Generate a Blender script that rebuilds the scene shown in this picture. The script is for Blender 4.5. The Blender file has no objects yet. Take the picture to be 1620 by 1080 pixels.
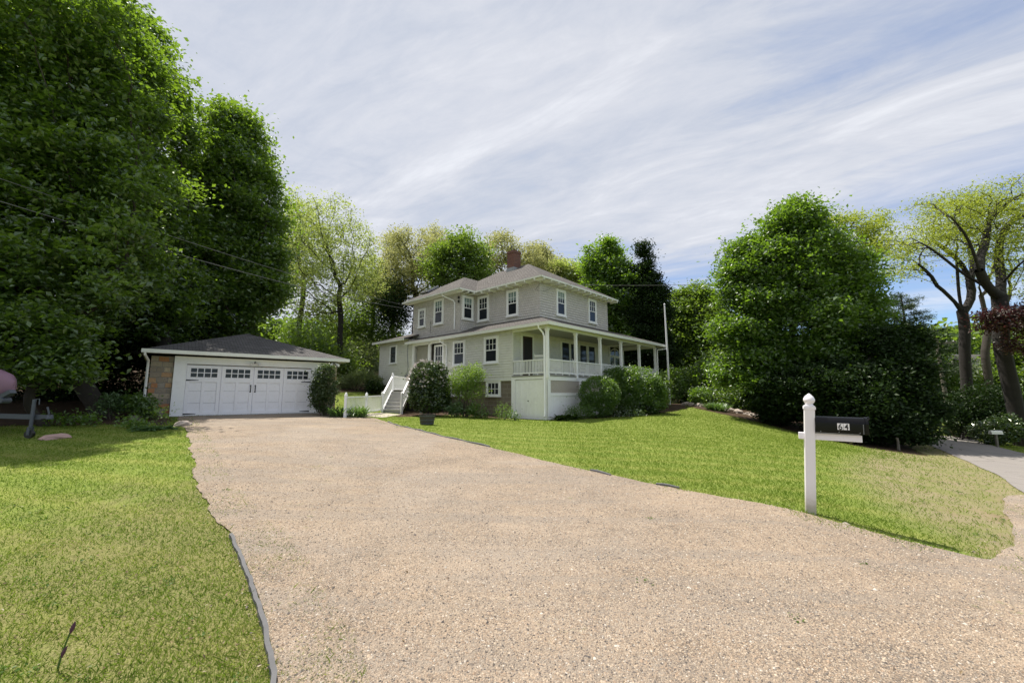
import bpy, math, random
import numpy as np
from mathutils import Vector, Matrix
PI = math.pi; R = math.radians
rng = np.random.default_rng(7); random.seed(7)
SC = bpy.context.scene; COL = SC.collection

# ------------------------------------------------------------ camera, sky, sun, exposure
cam = bpy.data.objects.new('camera', bpy.data.cameras.new('camera')); COL.objects.link(cam)
cam.location = (0, 0, 1.6); cam.rotation_euler = (R(90 + 7.22), 0, 0)
cam.data.sensor_width = 36; cam.data.lens = 36 * 655 / 1620; cam.data.clip_start = .05; cam.data.clip_end = 2000
SC.camera = cam
SUN_EL, SUN_AZ = R(65), R(-47)
W = bpy.data.worlds.new('World'); SC.world = W; W.use_nodes = True
SC.view_settings.view_transform = 'Standard'; SC.view_settings.look = 'None'
SC.view_settings.exposure = 1.0; SC.view_settings.gamma = 1
sl = bpy.data.lights.new('sun', 'SUN'); sl.energy = 3.6; sl.angle = R(0.5); sl.color = (1, .94, .84)
so = bpy.data.objects.new('sun', sl); COL.objects.link(so)
sd = Vector((math.sin(SUN_AZ) * math.cos(SUN_EL), math.cos(SUN_AZ) * math.cos(SUN_EL), math.sin(SUN_EL)))
so.rotation_euler = sd.to_track_quat('Z', 'Y').to_euler()

class NT:
    """small helper to wire nodes"""
    def __init__(s, tree): s.t = tree; s.n = tree.nodes; s.l = tree.links
    def add(s, typ, ins=None, **kw):
        n = s.n.new(typ)
        for k, v in kw.items(): setattr(n, k, v)
        for k, v in (ins or {}).items():
            sock = n.inputs[k]
            if isinstance(v, bpy.types.NodeSocket): s.l.new(v, sock)
            else: sock.default_value = v
        return n
    def math(s, op, a, b=0., c=0.): return s.add('ShaderNodeMath', {0: a, 1: b, 2: c}, operation=op).outputs[0]
    def ramp(s, fac, stops, interp='LINEAR'):
        n = s.add('ShaderNodeValToRGB', {0: fac}); cr = n.color_ramp; cr.interpolation = interp
        while len(cr.elements) < len(stops): cr.elements.new(.5)
        for e, (p, c) in zip(cr.elements, stops):
            e.position = p; e.color = (c[0], c[1], c[2], 1) if not isinstance(c, (int, float)) else (c, c, c, 1)
        return n.outputs[0]
    def mix(s, f, a, b, bt='MIX'):
        n = s.add('ShaderNodeMix', data_type='RGBA', blend_type=bt)
        for sock, v in ((n.inputs[0], f), (n.inputs[6], a), (n.inputs[7], b)):
            if isinstance(v, bpy.types.NodeSocket): s.l.new(v, sock)
            elif isinstance(v, (int, float)): sock.default_value = v
            else: sock.default_value = (v[0], v[1], v[2], 1)
        return n.outputs[2]
    def noise(s, vec, scale, detail=4, rough=.6, dist=0., out=0, dims='3D'):
        return s.add('ShaderNodeTexNoise', {'Vector': vec, 'Scale': scale, 'Detail': detail, 'Roughness': rough, 'Distortion': dist}).outputs[out]

w = NT(W.node_tree); w.n.clear()
sky = w.add('ShaderNodeTexSky', sky_type='NISHITA', sun_disc=False, sun_elevation=SUN_EL, sun_rotation=SUN_AZ, air_density=1.0, dust_density=.25, ozone_density=2.0)
gc = w.add('ShaderNodeTexCoord').outputs['Generated']
sep = w.add('ShaderNodeSeparateXYZ', {0: gc})
zz = w.math('MAXIMUM', w.math('ADD', sep.outputs[2], .12), .05)
pl = w.add('ShaderNodeCombineXYZ', {0: w.math('DIVIDE', sep.outputs[0], zz), 1: w.math('DIVIDE', sep.outputs[1], zz), 2: 0.}).outputs[0]
rot = w.add('ShaderNodeMapping', {'Vector': pl, 'Rotation': (0, 0, R(34))}).outputs[0]
mp = w.add('ShaderNodeMapping', {'Vector': rot, 'Scale': (.40, 1.0, 1), 'Location': (2.3, .2, 0)}).outputs[0]
n1 = w.noise(mp, 1.25, 7, .58, .8)
n2 = w.noise(pl, .45, 3, .5)
rot2 = w.add('ShaderNodeMapping', {'Vector': pl, 'Rotation': (0, 0, R(26))}).outputs[0]
mp2 = w.add('ShaderNodeMapping', {'Vector': rot2, 'Scale': (.65, 1.6, 1), 'Location': (3, 1, 0)}).outputs[0]
n3 = w.noise(mp2, 2.0, 8, .64, 1.2)
n4 = w.noise(mp2, 9., 6, .7, .6)
hz = w.ramp(sep.outputs[2], [(0., .0), (.08, .06), (.25, .26), (.5, .40), (1, .42)])
side = w.math('MULTIPLY', sep.outputs[0], -.20)
cs = w.math('ADD', w.math('ADD', w.math('ADD', w.math('MULTIPLY', n1, .75), w.math('MULTIPLY', n2, .30)), w.math('MULTIPLY', n3, .25)), w.math('ADD', hz, side))
mask = w.ramp(cs, [(.56, 0.), (.92, 1.)])
br = w.math('ADD', w.math('ADD', w.math('MULTIPLY', n1, .50), w.math('MULTIPLY', n3, .38)), w.math('MULTIPLY', n4, .14))
bright = w.ramp(br, [(.34, (1.95, 2.25, 2.85)), (.46, (2.5, 2.66, 3.02)), (.56, (3.0, 3.08, 3.32)), (.72, (4.0, 4.05, 4.2))])
skyc = w.mix(1.0, sky.outputs[0], (.50, .56, .66), 'MULTIPLY')
cm = w.mix(w.math('MULTIPLY', mask, .95), skyc, bright)
bg = w.add('ShaderNodeBackground', {'Color': cm, 'Strength': .125})
w.l.new(bg.outputs[0], w.add('ShaderNodeOutputWorld').inputs[0])

# ------------------------------------------------------------ helpers: materials
MATS = {}
def mat(name):
    m = bpy.data.materials.new(name); m.use_nodes = True; MATS[name] = m
    t = NT(m.node_tree); t.n.clear(); out = t.add('ShaderNodeOutputMaterial')
    return m, t, out
def pmat(name, col, rough=.6, var=.12, nscale=3., bump=0., bscale=40., metal=0., dirt=None, spec=.5, coord='Object'):
    m, t, out = mat(name)
    co = t.add('ShaderNodeTexCoord').outputs[coord]
    n = t.noise(co, nscale, 5, .65)
    c = t.mix(n, [x * (1 - var) for x in col], [min(1, x * (1 + var)) for x in col])
    if dirt:
        nd = t.ramp(t.noise(co, nscale * 1.7, 8, .75, 1.), [(.5, 0.), (.72, 1.)])
        c = t.mix(t.math('MULTIPLY', nd, dirt[3]), c, dirt[:3])
    ins = {'Base Color': c, 'Roughness': rough, 'Metallic': metal, 'Specular IOR Level': spec}
    if bump:
        ins['Normal'] = t.add('ShaderNodeBump', {'Strength': bump, 'Distance': .01, 'Height': t.noise(co, bscale, 4, .6)}).outputs[0]
    p = t.add('ShaderNodeBsdfPrincipled', ins); t.l.new(p.outputs[0], out.inputs[0])
    return m
def brickmat(name, c1, c2, mortar, bw, bh, ms=.01, rough=.85, bump=.4, var=.3, offset=.5, big=.25):
    m, t, out = mat(name)
    uv = t.add('ShaderNodeTexCoord').outputs['UV']
    wob = t.noise(uv, 1.2, 2, .5, out=1)
    uv2 = t.mix(.012, uv, wob, 'ADD')
    b = t.add('ShaderNodeTexBrick', {'Vector': uv2, 'Color1': (*c1, 1), 'Color2': (*c2, 1), 'Mortar': (*mortar, 1), 'Scale': 1., 'Mortar Size': ms, 'Mortar Smooth': .3, 'Bias': 0., 'Brick Width': bw, 'Row Height': bh}, offset=offset)
    n = t.noise(uv, 1.1, 5, .7); nf = t.noise(uv, 60, 3, .6)
    c = t.mix(t.math('MULTIPLY', n, 1.), b.outputs[0], (1 - big,) * 3, 'MULTIPLY')
    c = t.mix(t.math('MULTIPLY', nf, var), c, (.02, .02, .02), 'MIX')
    h = t.math('ADD', t.math('MULTIPLY', b.outputs[1], -1.), t.math('MULTIPLY', nf, .5))
    bp = t.add('ShaderNodeBump', {'Strength': bump, 'Distance': .02, 'Height': h}).outputs[0]
    p = t.add('ShaderNodeBsdfPrincipled', {'Base Color': c, 'Roughness': rough, 'Normal': bp, 'Specular IOR Level': .25}); t.l.new(p.outputs[0], out.inputs[0])
    return m
def leafmat(name, c1, c2, trans=.45, tcol=None, gloss=.08, rough=.45):
    m, t, out = mat(name)
    g = t.add('ShaderNodeNewGeometry'); rnd = g.outputs['Random Per Island']
    c = t.mix(rnd, c1, c2)
    tc = tcol or [x * 2.2 for x in c2]
    c_t = t.mix(rnd, [x * .8 for x in tc], tc)
    d = t.add('ShaderNodeBsdfDiffuse', {'Color': c}); tr = t.add('ShaderNodeBsdfTranslucent', {'Color': c_t})
    mx = t.add('ShaderNodeMixShader', {0: trans, 1: d.outputs[0], 2: tr.outputs[0]})
    gl = t.add('ShaderNodeBsdfGlossy', {'Color': (.9, .95, .85, 1), 'Roughness': rough})
    mx2 = t.add('ShaderNodeMixShader', {0: gloss, 1: mx.outputs[0], 2: gl.outputs[0]})
    t.l.new(mx2.outputs[0], out.inputs[0]); return m
def glassmat(name, col=(.012, .014, .018), rough=.04):
    m, t, out = mat(name)
    co = t.add('ShaderNodeTexCoord').outputs['Object']
    n = t.noise(co, 1.3, 3, .5)
    c = t.mix(n, col, [x * 2.5 for x in col])
    bp = t.add('ShaderNodeBump', {'Strength': .04, 'Distance': .02, 'Height': t.noise(co, 2.5, 2, .5)}).outputs[0]
    p = t.add('ShaderNodeBsdfPrincipled', {'Base Color': c, 'Roughness': rough, 'IOR': 1.5, 'Specular IOR Level': .3, 'Normal': bp}); t.l.new(p.outputs[0], out.inputs[0]); return m

M_white = pmat('white_paint', (.86, .86, .88), .5, .05, 2.5, .15, 30, dirt=(.50, .47, .40, .25))
M_trim = pmat('trim_paint', (.74, .75, .70), .5, .05, 3, .1, 30, dirt=(.48, .47, .38, .25))
M_vinyl = pmat('vinyl', (.82, .81, .86), .4, .03, 6, .05, 30, dirt=(.5, .44, .36, .25))
M_siding = pmat('clapboard_paint', (.66, .655, .61), .6, .08, 1.5, .2, 25, dirt=(.27, .26, .21, .35))
M_shingle = brickmat('wall_shingles', (.70, .665, .65), (.60, .57, .56), (.27, .255, .245), .17, .16, .008, .8, .15, .08, .5, .06)
M_roof = brickmat('roof_shingles', (.19, .175, .165), (.13, .12, .115), (.07, .06, .055), .24, .13, .012, .95, .8, .45)
M_roofg = brickmat('garage_shingles', (.20, .19, .19), (.13, .122, .122), (.04, .04, .04), .24, .13, .012, .95, .8, .45)
M_block = brickmat('basement_blocks', (.27, .23, .18), (.215, .18, .14), (.33, .30, .25), .55, .24, .018, .9, .5, .3)
M_brick = brickmat('chimney_brick', (.28, .11, .08), (.19, .08, .062), (.20, .17, .15), .21, .075, .01, .9, .5, .3)
M_glass = glassmat('window_glass')
M_trailer = pmat('dull_blue_steel', (.07, .08, .10), .5, .25, 12)
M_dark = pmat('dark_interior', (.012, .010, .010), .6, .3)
M_brown = pmat('brown_door', (.035, .018, .014), .5, .2)
M_blind = pmat('blind_cloth', (.20, .27, .27), .7, .15, 9)
M_black = pmat('black_metal', (.012, .012, .014), .4, .2)
M_mbox = pmat('mailbox_paint', (.004, .004, .005), .22, .2, 5, dirt=(.012, .012, .011, .4), spec=.22)
M_grey = pmat('galvanised', (.22, .23, .25), .45, .25, 12, metal=.6)
M_lead = pmat('lead_flashing', (.30, .31, .33), .5, .2, 6)
M_bark = pmat('bark', (.085, .070, .055), .95, .45, 6, 1.0, 14)
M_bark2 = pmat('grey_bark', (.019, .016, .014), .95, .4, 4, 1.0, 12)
M_barkd = pmat('dark_bark', (.05, .042, .035), .95, .4, 6, 1.0, 14)
M_wood = pmat('weathered_wood', (.16, .145, .12), .9, .35, 8, .6, 30)
M_cask = pmat('dark_cask_wood', (.060, .054, .045), .9, .4, 8, .6, 30)
M_ceil = pmat('shaded_porch_ceiling', (.40, .40, .34), .7, .1, 3)  # darker than the white trim, puts some of the porch shade into the colour
M_pfloor = pmat('shaded_porch_floor', (.26, .25, .23), .6, .15, 5)  # greyed along with the ceiling to deepen the porch shade
M_tread = pmat('grey_step_paint', (.50, .49, .47), .7, .15, 5)
M_rock = pmat('rock', (.34, .29, .25), .9, .35, 5, .8, 14)
M_rockp = pmat('pink_stone', (.42, .28, .25), .9, .3, 5, .8, 14)
M_soil = pmat('soil', (.07, .05, .038), 1, .4, 6, .8, 30)
M_edge = pmat('edging_plastic', (.10, .10, .105), .8, .35, 8, .4, 40)
M_lattice = pmat('lattice_wood', (.50, .45, .42), .7, .15, 6)
M_tarp = pmat('mauve_tarp', (.24, .135, .19), .65, .12, 3, .4, 5)
M_wire = pmat('cable_rubber', (.12, .12, .125), .6, .1)
M_flag = pmat('pale_flagstone', (.42, .38, .31), .9, .25, 2.5, .6, 30)
M_conc = pmat('concrete', (.34, .32, .29), .9, .2, 3, .5, 40)
L_maple = leafmat('maple_leaves', (.022, .058, .008), (.054, .112, .012), .48, (.26, .43, .022), .09)
L_maple2 = leafmat('bright_maple_leaves', (.035, .085, .010), (.07, .15, .016), .5, (.28, .48, .025), .08)
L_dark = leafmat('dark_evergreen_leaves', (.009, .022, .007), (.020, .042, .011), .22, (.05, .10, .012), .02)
L_pine = leafmat('pine_needles', (.030, .055, .028), (.050, .080, .035), .25, (.07, .12, .03), .04)
L_spring = leafmat('spring_leaves', (.18, .24, .06), (.30, .36, .10), .5, (.52, .62, .14), .04)
L_tan = leafmat('budding_leaves', (.20, .22, .07), (.34, .33, .14), .48, (.55, .56, .2), .04)
L_yellow = leafmat('yellow_green_leaves', (.20, .26, .035), (.30, .36, .05), .5, (.48, .56, .06), .04)
L_maple3 = leafmat('deep_maple_leaves', (.026, .068, .008), (.058, .125, .013), .48, (.24, .42, .022), .08)
L_mid = leafmat('woodland_leaves', (.05, .095, .018), (.10, .165, .025), .48, (.27, .42, .035), .05)
L_purple = leafmat('purple_leaves', (.030, .012, .014), (.055, .02, .02), .35, (.12, .02, .03), .06)
L_rhodo = leafmat('rhododendron_leaves', (.020, .045, .012), (.05, .085, .024), .25, (.12, .2, .03), .09, .25)
L_shrub = leafmat('shrub_leaves', (.035, .09, .012), (.075, .15, .018), .45, (.22, .38, .025), .08)
L_lime = leafmat('lime_shrub_leaves', (.09, .16, .025), (.14, .22, .035), .45, (.30, .46, .05), .06)
L_hosta = leafmat('hosta_leaves', (.05, .11, .04), (.10, .17, .06), .35, (.20, .34, .08), .08)
L_hedge = leafmat('pale_hedge_leaves', (.11, .15, .05), (.18, .22, .09), .35, (.28, .36, .09), .06)
L_ivy = leafmat('ivy_leaves', (.022, .045, .012), (.06, .10, .022), .3, (.12, .2, .03), .08)
L_iris = leafmat('iris_blades', (.05, .11, .03), (.09, .17, .04), .35, (.18, .32, .05), .06)
M_bud = pmat('flower_bud', (.10, .035, .07), .7, .2)
L_petal = leafmat('pale_petals', (.6, .55, .55), (.75, .7, .68), .3, (.6, .5, .5), .03)

def postmat():
    m, t, out = mat('dirty_post_vinyl'); co = t.add('ShaderNodeTexCoord').outputs['Object']; z = t.add('ShaderNodeSeparateXYZ', {0: co}).outputs[2]
    n = t.noise(co, 9, 6, .7); st = t.noise(t.add('ShaderNodeMapping', {'Vector': co, 'Scale': (30, 30, 1.2)}).outputs[0], 1., 4, .7)
    splash = t.ramp(t.math('ADD', z, t.math('MULTIPLY', n, -.22)), [(.0, .75), (.12, .25), (.30, 0.)])
    c = t.mix(splash, t.mix(t.math('MULTIPLY', st, .25), (.82, .81, .85), (.58, .56, .53)), (.30, .27, .20))
    p = t.add('ShaderNodeBsdfPrincipled', {'Base Color': c, 'Roughness': .4}); t.l.new(p.outputs[0], out.inputs[0]); return m
M_postv = postmat()

# stone wall of the garage: irregular coloured rubble blocks
def stonewall():
    m, t, out = mat('garage_stone'); uv = t.add('ShaderNodeTexCoord').outputs['UV']
    v = t.add('ShaderNodeTexBrick', {'Vector': t.mix(.10, uv, t.noise(uv, 2.2, 3, .6, out=1), 'ADD'), 'Color1': (0, 0, 0, 1), 'Color2': (1, 1, 1, 1), 'Mortar': (.5, .5, .5, 1), 'Scale': 1., 'Mortar Size': .012, 'Mortar Smooth': .2, 'Brick Width': .36, 'Row Height': .21}, offset=.37, squash=.6, squash_frequency=3)
    col = t.ramp(v.outputs[0], [(0, (.42, .36, .27)), (.22, (.33, .28, .22)), (.45, (.50, .42, .30)), (.60, (.50, .32, .18)), (.74, (.38, .34, .29)), (.88, (.48, .24, .12))], 'CONSTANT')
    c = t.mix(v.outputs[1], col, (.30, .28, .25)); n = t.noise(uv, 14, 6, .7)
    c = t.mix(t.math('MULTIPLY', n, .9), c, (.70, .68, .66), 'MULTIPLY')
    h = t.math('ADD', t.math('MULTIPLY', v.outputs[1], -1.), n)
    p = t.add('ShaderNodeBsdfPrincipled', {'Base Color': c, 'Roughness': .9, 'Normal': t.add('ShaderNodeBump', {'Strength': .9, 'Distance': .04, 'Height': h}).outputs[0]})
    t.l.new(p.outputs[0], out.inputs[0]); return m
M_stone = stonewall()

# ------------------------------------------------------------ helpers: meshes and objects
def tag(o, label=None, cat=None, group=None, kind=None):
    if label: o['label'] = label
    if cat: o['category'] = cat
    if group: o['group'] = group
    if kind: o['kind'] = kind
    return o
def thing(name, label, cat, loc=(0, 0, 0), rz=0., group=None):
    o = bpy.data.objects.new(name, None); COL.objects.link(o); o.empty_display_size = .2
    o.location = loc; o.rotation_euler = (0, 0, rz); return tag(o, label, cat, group)
def copy_tree(o, parent=None):
    c = o.copy(); COL.objects.link(c); c.parent = parent
    for ch in [x for x in bpy.data.objects if x.parent == o]: copy_tree(ch, c)
    return c
class MB:
    def __init__(s): s.v = []; s.f = []; s.sm = []
    def add(s, vs, fs, smooth=False):
        n = len(s.v); s.v += [tuple(p) for p in vs]; s.f += [tuple(i + n for i in f) for f in fs]; s.sm += [smooth] * len(fs)
    def box(s, c, d, M=None):
        x, y, z = d[0] / 2, d[1] / 2, d[2] / 2
        vs = [Vector((sx * x, sy * y, sz * z)) for sx in (-1, 1) for sy in (-1, 1) for sz in (-1, 1)]
        if M is not None: vs = [M @ p for p in vs]
        s.add([p + Vector(c) for p in vs], [(0, 1, 3, 2), (4, 6, 7, 5), (0, 4, 5, 1), (2, 3, 7, 6), (0, 2, 6, 4), (1, 5, 7, 3)])
    def bx(s, x0, x1, y0, y1, z0, z1): s.box(((x0 + x1) / 2, (y0 + y1) / 2, (z0 + z1) / 2), (x1 - x0, y1 - y0, z1 - z0))
    def bar(s, a, b, wd, ht, up=(0, 0, 1)):
        a = Vector(a); b = Vector(b); d = (b - a); L = d.length; d.normalize(); u = Vector(up)
        sx = d.cross(u); sx.normalize(); u = sx.cross(d)
        M = Matrix((d, sx, u)).transposed(); s.box((a + b) / 2, (L, wd, ht), M)
    def tube(s, pts, r, k=8, cap=True):
        pts = [Vector(p) for p in pts]; rs = r if isinstance(r, (list, tuple)) else [r] * len(pts); vs = []; fs = []; ref = None
        for i, p in enumerate(pts):
            d = (pts[min(i + 1, len(pts) - 1)] - pts[max(i - 1, 0)]).normalized()
            a = d.cross(ref) if ref is not None and d.cross(ref).length > .01 else d.cross(Vector((0, 0, 1)) if abs(d.z) < .9 else Vector((1, 0, 0)))
            a.normalize(); b = a.cross(d); ref = b
            for j in range(k): an = 2 * PI * j / k; vs.append(p + (a * math.cos(an) + b * math.sin(an)) * rs[i])
        for i in range(len(pts) - 1):
            for j in range(k): fs.append((i * k + j, i * k + (j + 1) % k, (i + 1) * k + (j + 1) % k, (i + 1) * k + j))
        if cap: fs += [tuple(range(k)), tuple(range((len(pts) - 1) * k, len(pts) * k))]
        s.add(vs, fs, True)
    def lathe(s, prof, c=(0, 0, 0), k=24):
        vs = []; fs = []
        for r, z in prof:
            for j in range(k): an = 2 * PI * j / k; vs.append((c[0] + r * math.cos(an), c[1] + r * math.sin(an), c[2] + z))
        for i in range(len(prof) - 1):
            for j in range(k): fs.append((i * k + j, i * k + (j + 1) % k, (i + 1) * k + (j + 1) % k, (i + 1) * k + j))
        fs += [tuple(range(k)), tuple(range((len(prof) - 1) * k, len(prof) * k))]
        s.add(vs, fs, True)
    def slab(s, poly, th):
        """polygon (any plane) given thickness downwards"""
        n = len(poly); vs = [Vector(p) for p in poly] + [Vector(p) - Vector((0, 0, th)) for p in poly]
        s.add(vs, [tuple(range(n)), tuple(range(2 * n - 1, n - 1, -1))] + [(i, n + i, n + (i + 1) % n, (i + 1) % n) for i in range(n)])
    def build(s, name, m, parent=None, bevel=0.):
        me = bpy.data.meshes.new(name); me.from_pydata(s.v, [], s.f); me.update()
        me.polygons.foreach_set('use_smooth', s.sm)
        uv = me.uv_layers.new(name='UVMap').data
        for p in me.polygons:
            n = p.normal; t = Vector((0, 0, 1)).cross(n)
            t = Vector((1, 0, 0)) if t.length < .05 else t.normalized(); b = n.cross(t)
            for li in p.loop_indices:
                co = me.vertices[me.loops[li].vertex_index].co; uv[li].uv = (co.dot(t), co.dot(b))
        me.materials.append(m)
        o = bpy.data.objects.new(name, me); COL.objects.link(o); o.parent = parent
        if any(s.sm): me.set_sharp_from_angle(angle=R(40))
        if bevel:
            bm = o.modifiers.new('bevel', 'BEVEL'); bm.width = bevel; bm.segments = 2; bm.limit_method = 'ANGLE'
        return o
def npmesh(name, V, F, m, parent=None, smooth=False):
    """V (n,3), F (m,k) arrays"""
    me = bpy.data.meshes.new(name); k = F.shape[1]
    me.vertices.add(len(V)); me.vertices.foreach_set('co', V.astype(np.float32).ravel())
    me.loops.add(F.size); me.loops.foreach_set('vertex_index', F.astype(np.int32).ravel())
    me.polygons.add(len(F)); me.polygons.foreach_set('loop_start', np.arange(0, F.size, k, dtype=np.int32))
    me.polygons.foreach_set('loop_total', np.full(len(F), k, dtype=np.int32))
    me.polygons.foreach_set('use_smooth', np.full(len(F), smooth))
    me.update(calc_edges=True); me.materials.append(m)
    o = bpy.data.objects.new(name, me); COL.objects.link(o); o.parent = parent; return o

# ------------------------------------------------------------ terrain
CP = np.array([(0,0,0),(0,4,0),(-3,4,.02),(4.1,6,0),(4.6,4.6,-.17),(5.1,5.0,-.24),(6.8,2,-.30),(6.5,5.6,-.32),(3.4,5.2,-.03),(1.2,8.9,.08),(-.9,11.8,.2),(-3.3,14.3,.35),(-6,8,.32),(-11.7,15.2,.62),
 (-13.7,16.9,.68),(-9.4,20.7,.66),(-16,21,.95),(-12,25,1.1),(1.9,22,.25),(-3,25,.36),(-6.8,24,.52),(-8,30,1.0),(-12,34,2.0),(-15,42,3.2),(-21,28,2.2),(-20,14,.9),
 (-12,9,.38),(-10,4,.2),(-25,5,.8),(6,26,.42),(11.5,32,.8),(15,37,.8),(14.2,31,.75),(14.8,25,.05),(15.7,24,-.1),(15.5,20,-.62),(16.1,18,-.8),(18.3,18,-.9),
 (13.4,11.8,-.58),(10.7,8.8,-.38),(8,12,-.02),(6,15,.1),(8,18,.15),(10,22,.25),(20,17,-1.0),(26,22,-1.15),(30,32,-1.2),(18,6,-.7),(15,0,-.5),(0,36,1.1),(0,60,3.),
 (-40,60,6),(40,60,-.5),(0,-20,-.3),(-40,-20,.5),(40,-20,-.8),(-60,20,3),(80,20,-1.5),(0,150,6),(-150,150,8),(150,150,0),(-150,-100,0),(150,-100,-1),(0,400,6),(400,400,0),(-400,400,6),(-400,-300,0),(400,-300,0)], float)
def _U(r2): return np.where(r2 > 0, r2 * np.log(r2 + 1e-12), 0)
def _tps():
    n = len(CP); X = CP[:, :2]; r2 = ((X[:, None] - X[None]) ** 2).sum(-1); A = np.zeros((n + 3, n + 3)); A[:n, :n] = _U(r2) + np.eye(n) * 3.
    A[:n, n] = 1; A[:n, n + 1:] = X; A[n, :n] = 1; A[n + 1:, :n] = X.T; return np.linalg.solve(A, np.r_[CP[:, 2], 0, 0, 0])
TW = _tps()
def H(x, y):
    x = np.asarray(x, float); y = np.asarray(y, float); s = x.shape; q = np.stack([x.ravel(), y.ravel()], 1); out = np.empty(len(q))
    for i in range(0, len(q), 20000):
        c = q[i:i + 20000]; r2 = ((c[:, None] - CP[None, :, :2]) ** 2).sum(-1); out[i:i + 20000] = _U(r2) @ TW[:-3] + TW[-3] + c @ TW[-2:]
    return out.reshape(s)
def h(x, y): return float(H(np.array([x]), np.array([y]))[0])
def inpoly(x, y, poly):
    c = np.zeros(np.shape(x), bool); n = len(poly)
    for i in range(n):
        x1, y1 = poly[i][:2]; x2, y2 = poly[(i + 1) % n][:2]
        c ^= ((y1 > y) != (y2 > y)) & (x < (x2 - x1) * (y - y1) / ((y2 - y1) or 1e-9) + x1)
    return c
def dpoly(x, y, poly, closed=True):
    d = np.full(np.shape(x), 1e9); n = len(poly)
    for i in range(n if closed else n - 1):
        a = np.array(poly[i][:2], float); b = np.array(poly[(i + 1) % n][:2], float); ab = b - a
        t = np.clip(((x - a[0]) * ab[0] + (y - a[1]) * ab[1]) / (ab @ ab), 0, 1)
        d = np.minimum(d, np.hypot(x - a[0] - t * ab[0], y - a[1] - t * ab[1]))
    return d
def resample(pts, n):
    p = np.array(pts, float); d = np.r_[0, np.cumsum(np.hypot(*np.diff(p, axis=0).T))]
    t = np.linspace(0, d[-1], n); return np.stack([np.interp(t, d, p[:, 0]), np.interp(t, d, p[:, 1])], 1)
def smooth_line(pts, n=200, it=25):
    q = resample(pts, n)
    for _ in range(it): q[1:-1] = (q[:-2] + q[2:] + 2 * q[1:-1]) / 4
    return q
PAIRS = [((-13.5, 16.95), (-9.3, 20.5)), ((-11.69, 14.83), (-6.7, 20.1)), ((-8.84, 11.55), (-4.5, 16.3)), ((-6.59, 8.74), (-2.18, 13)), ((-5.06, 6.86), (-.88, 11.7)), ((-4.09, 5.72), (1.18, 8.84)),
 ((-3.04, 4.74), (2.76, 6.96)), ((-2.32, 3.89), (3.98, 5.86)), ((-1.84, 3.29), (4.55, 5.25)), ((-1.32, 2.56), (5.3, 4.85)), ((-.9, 1.6), (6.35, 5.5)), ((-.6, 0), (9.9, 8.7)), ((-.5, -4), (22, 2))]
DL_PTS = [p[0] for p in PAIRS]; DR_PTS = [p[1] for p in PAIRS]
def seg_line(pts, k=25, it=14):
    q = np.concatenate([np.linspace(a, b, k, endpoint=False) for a, b in zip(pts[:-1], pts[1:])] + [np.array([pts[-1]])])
    for _ in range(it): q[1:-1] = (q[:-2] + q[2:] + 2 * q[1:-1]) / 4
    return q
RL_PTS = [(24, 27), (21.5, 23), (20.11, 20.42), (18.8, 18.3), (17.0, 15.9), (12.79, 11.24), (10.05, 8.5), (8.2, 5.5), (7.8, 0)]
RR_PTS = [(33, 30), (28.0, 25.5), (25.0, 22.3), (24.15, 20.8), (23.2, 19.3), (20, 14), (17, 10), (15, 5), (14, 0)]
DL = seg_line(DL_PTS); DR = seg_line(DR_PTS)
def wobble(q, amp):
    n = len(q); t = np.r_[0, np.cumsum(np.hypot(*np.diff(q, axis=0).T))]; f = np.zeros(n)
    for k, a in ((1.1, 1.), (2.3, .7), (4.9, .45), (9.7, .3)): f += a * np.sin(t * k * 2 + 7 * k)
    d = np.gradient(q, axis=0); d /= np.linalg.norm(d, axis=1)[:, None]; return q + np.stack([-d[:, 1], d[:, 0]], 1) * f[:, None] * amp
DR = wobble(DR, .022); fade_ = np.clip((165 - np.arange(len(DL))) / 40, 0, 1)[:, None]; DL = DL * (1 - fade_) + wobble(DL, .03) * fade_
RL = smooth_line(RL_PTS, 120); RR = smooth_line(RR_PTS, 120)
DRIVE = list(map(tuple, DL)) + list(map(tuple, DR[::-1])); ROAD = list(map(tuple, RL)) + list(map(tuple, RR[::-1]))

au = R(-46.9); U = Vector((math.sin(au), math.cos(au), 0)); Vv = Vector((U.y, -U.x, 0)); P0 = Vector((1.885, 22.0, 0))
def HW(x, y, z=0.): q = P0 + Vv * x + U * y; return Vector((q.x, q.y, z))      # house-local -> world
BED = [HW(.3, .3)[:2], HW(-1.0, 3)[:2], HW(-1.5, 6)[:2], (-6.0, 21.6), (-6.4, 24.5), HW(0, 12)[:2], HW(3, 6)[:2]]
BED2 = [HW(.2, -.1)[:2], HW(1.5, -1.6)[:2], HW(6, -2.8)[:2], HW(12, -2.6)[:2], HW(16, -1.2)[:2], HW(15, 2)[:2], HW(2, 2)[:2]]
FEDGE = [(-60, 6), (-25, 10.0), (-17.5, 11.6), (-14.5, 13.6), (-12.2, 14.9), (-13.9, 16.9), (-16, 22), (-12, 27), (-13, 31), (-9, 36), (-2, 40), (14, 36), (12.6, 30), (13.2, 27), (14.0, 24), (14.6, 20.6), (15.2, 18.2), (16.5, 17.0), (18.5, 20), (22, 30), (60, 60), (60, 200), (-60, 200)]
GARD = [(-17.5, 11.9), (-14.5, 13.6), (-12.1, 14.9)]

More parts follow.
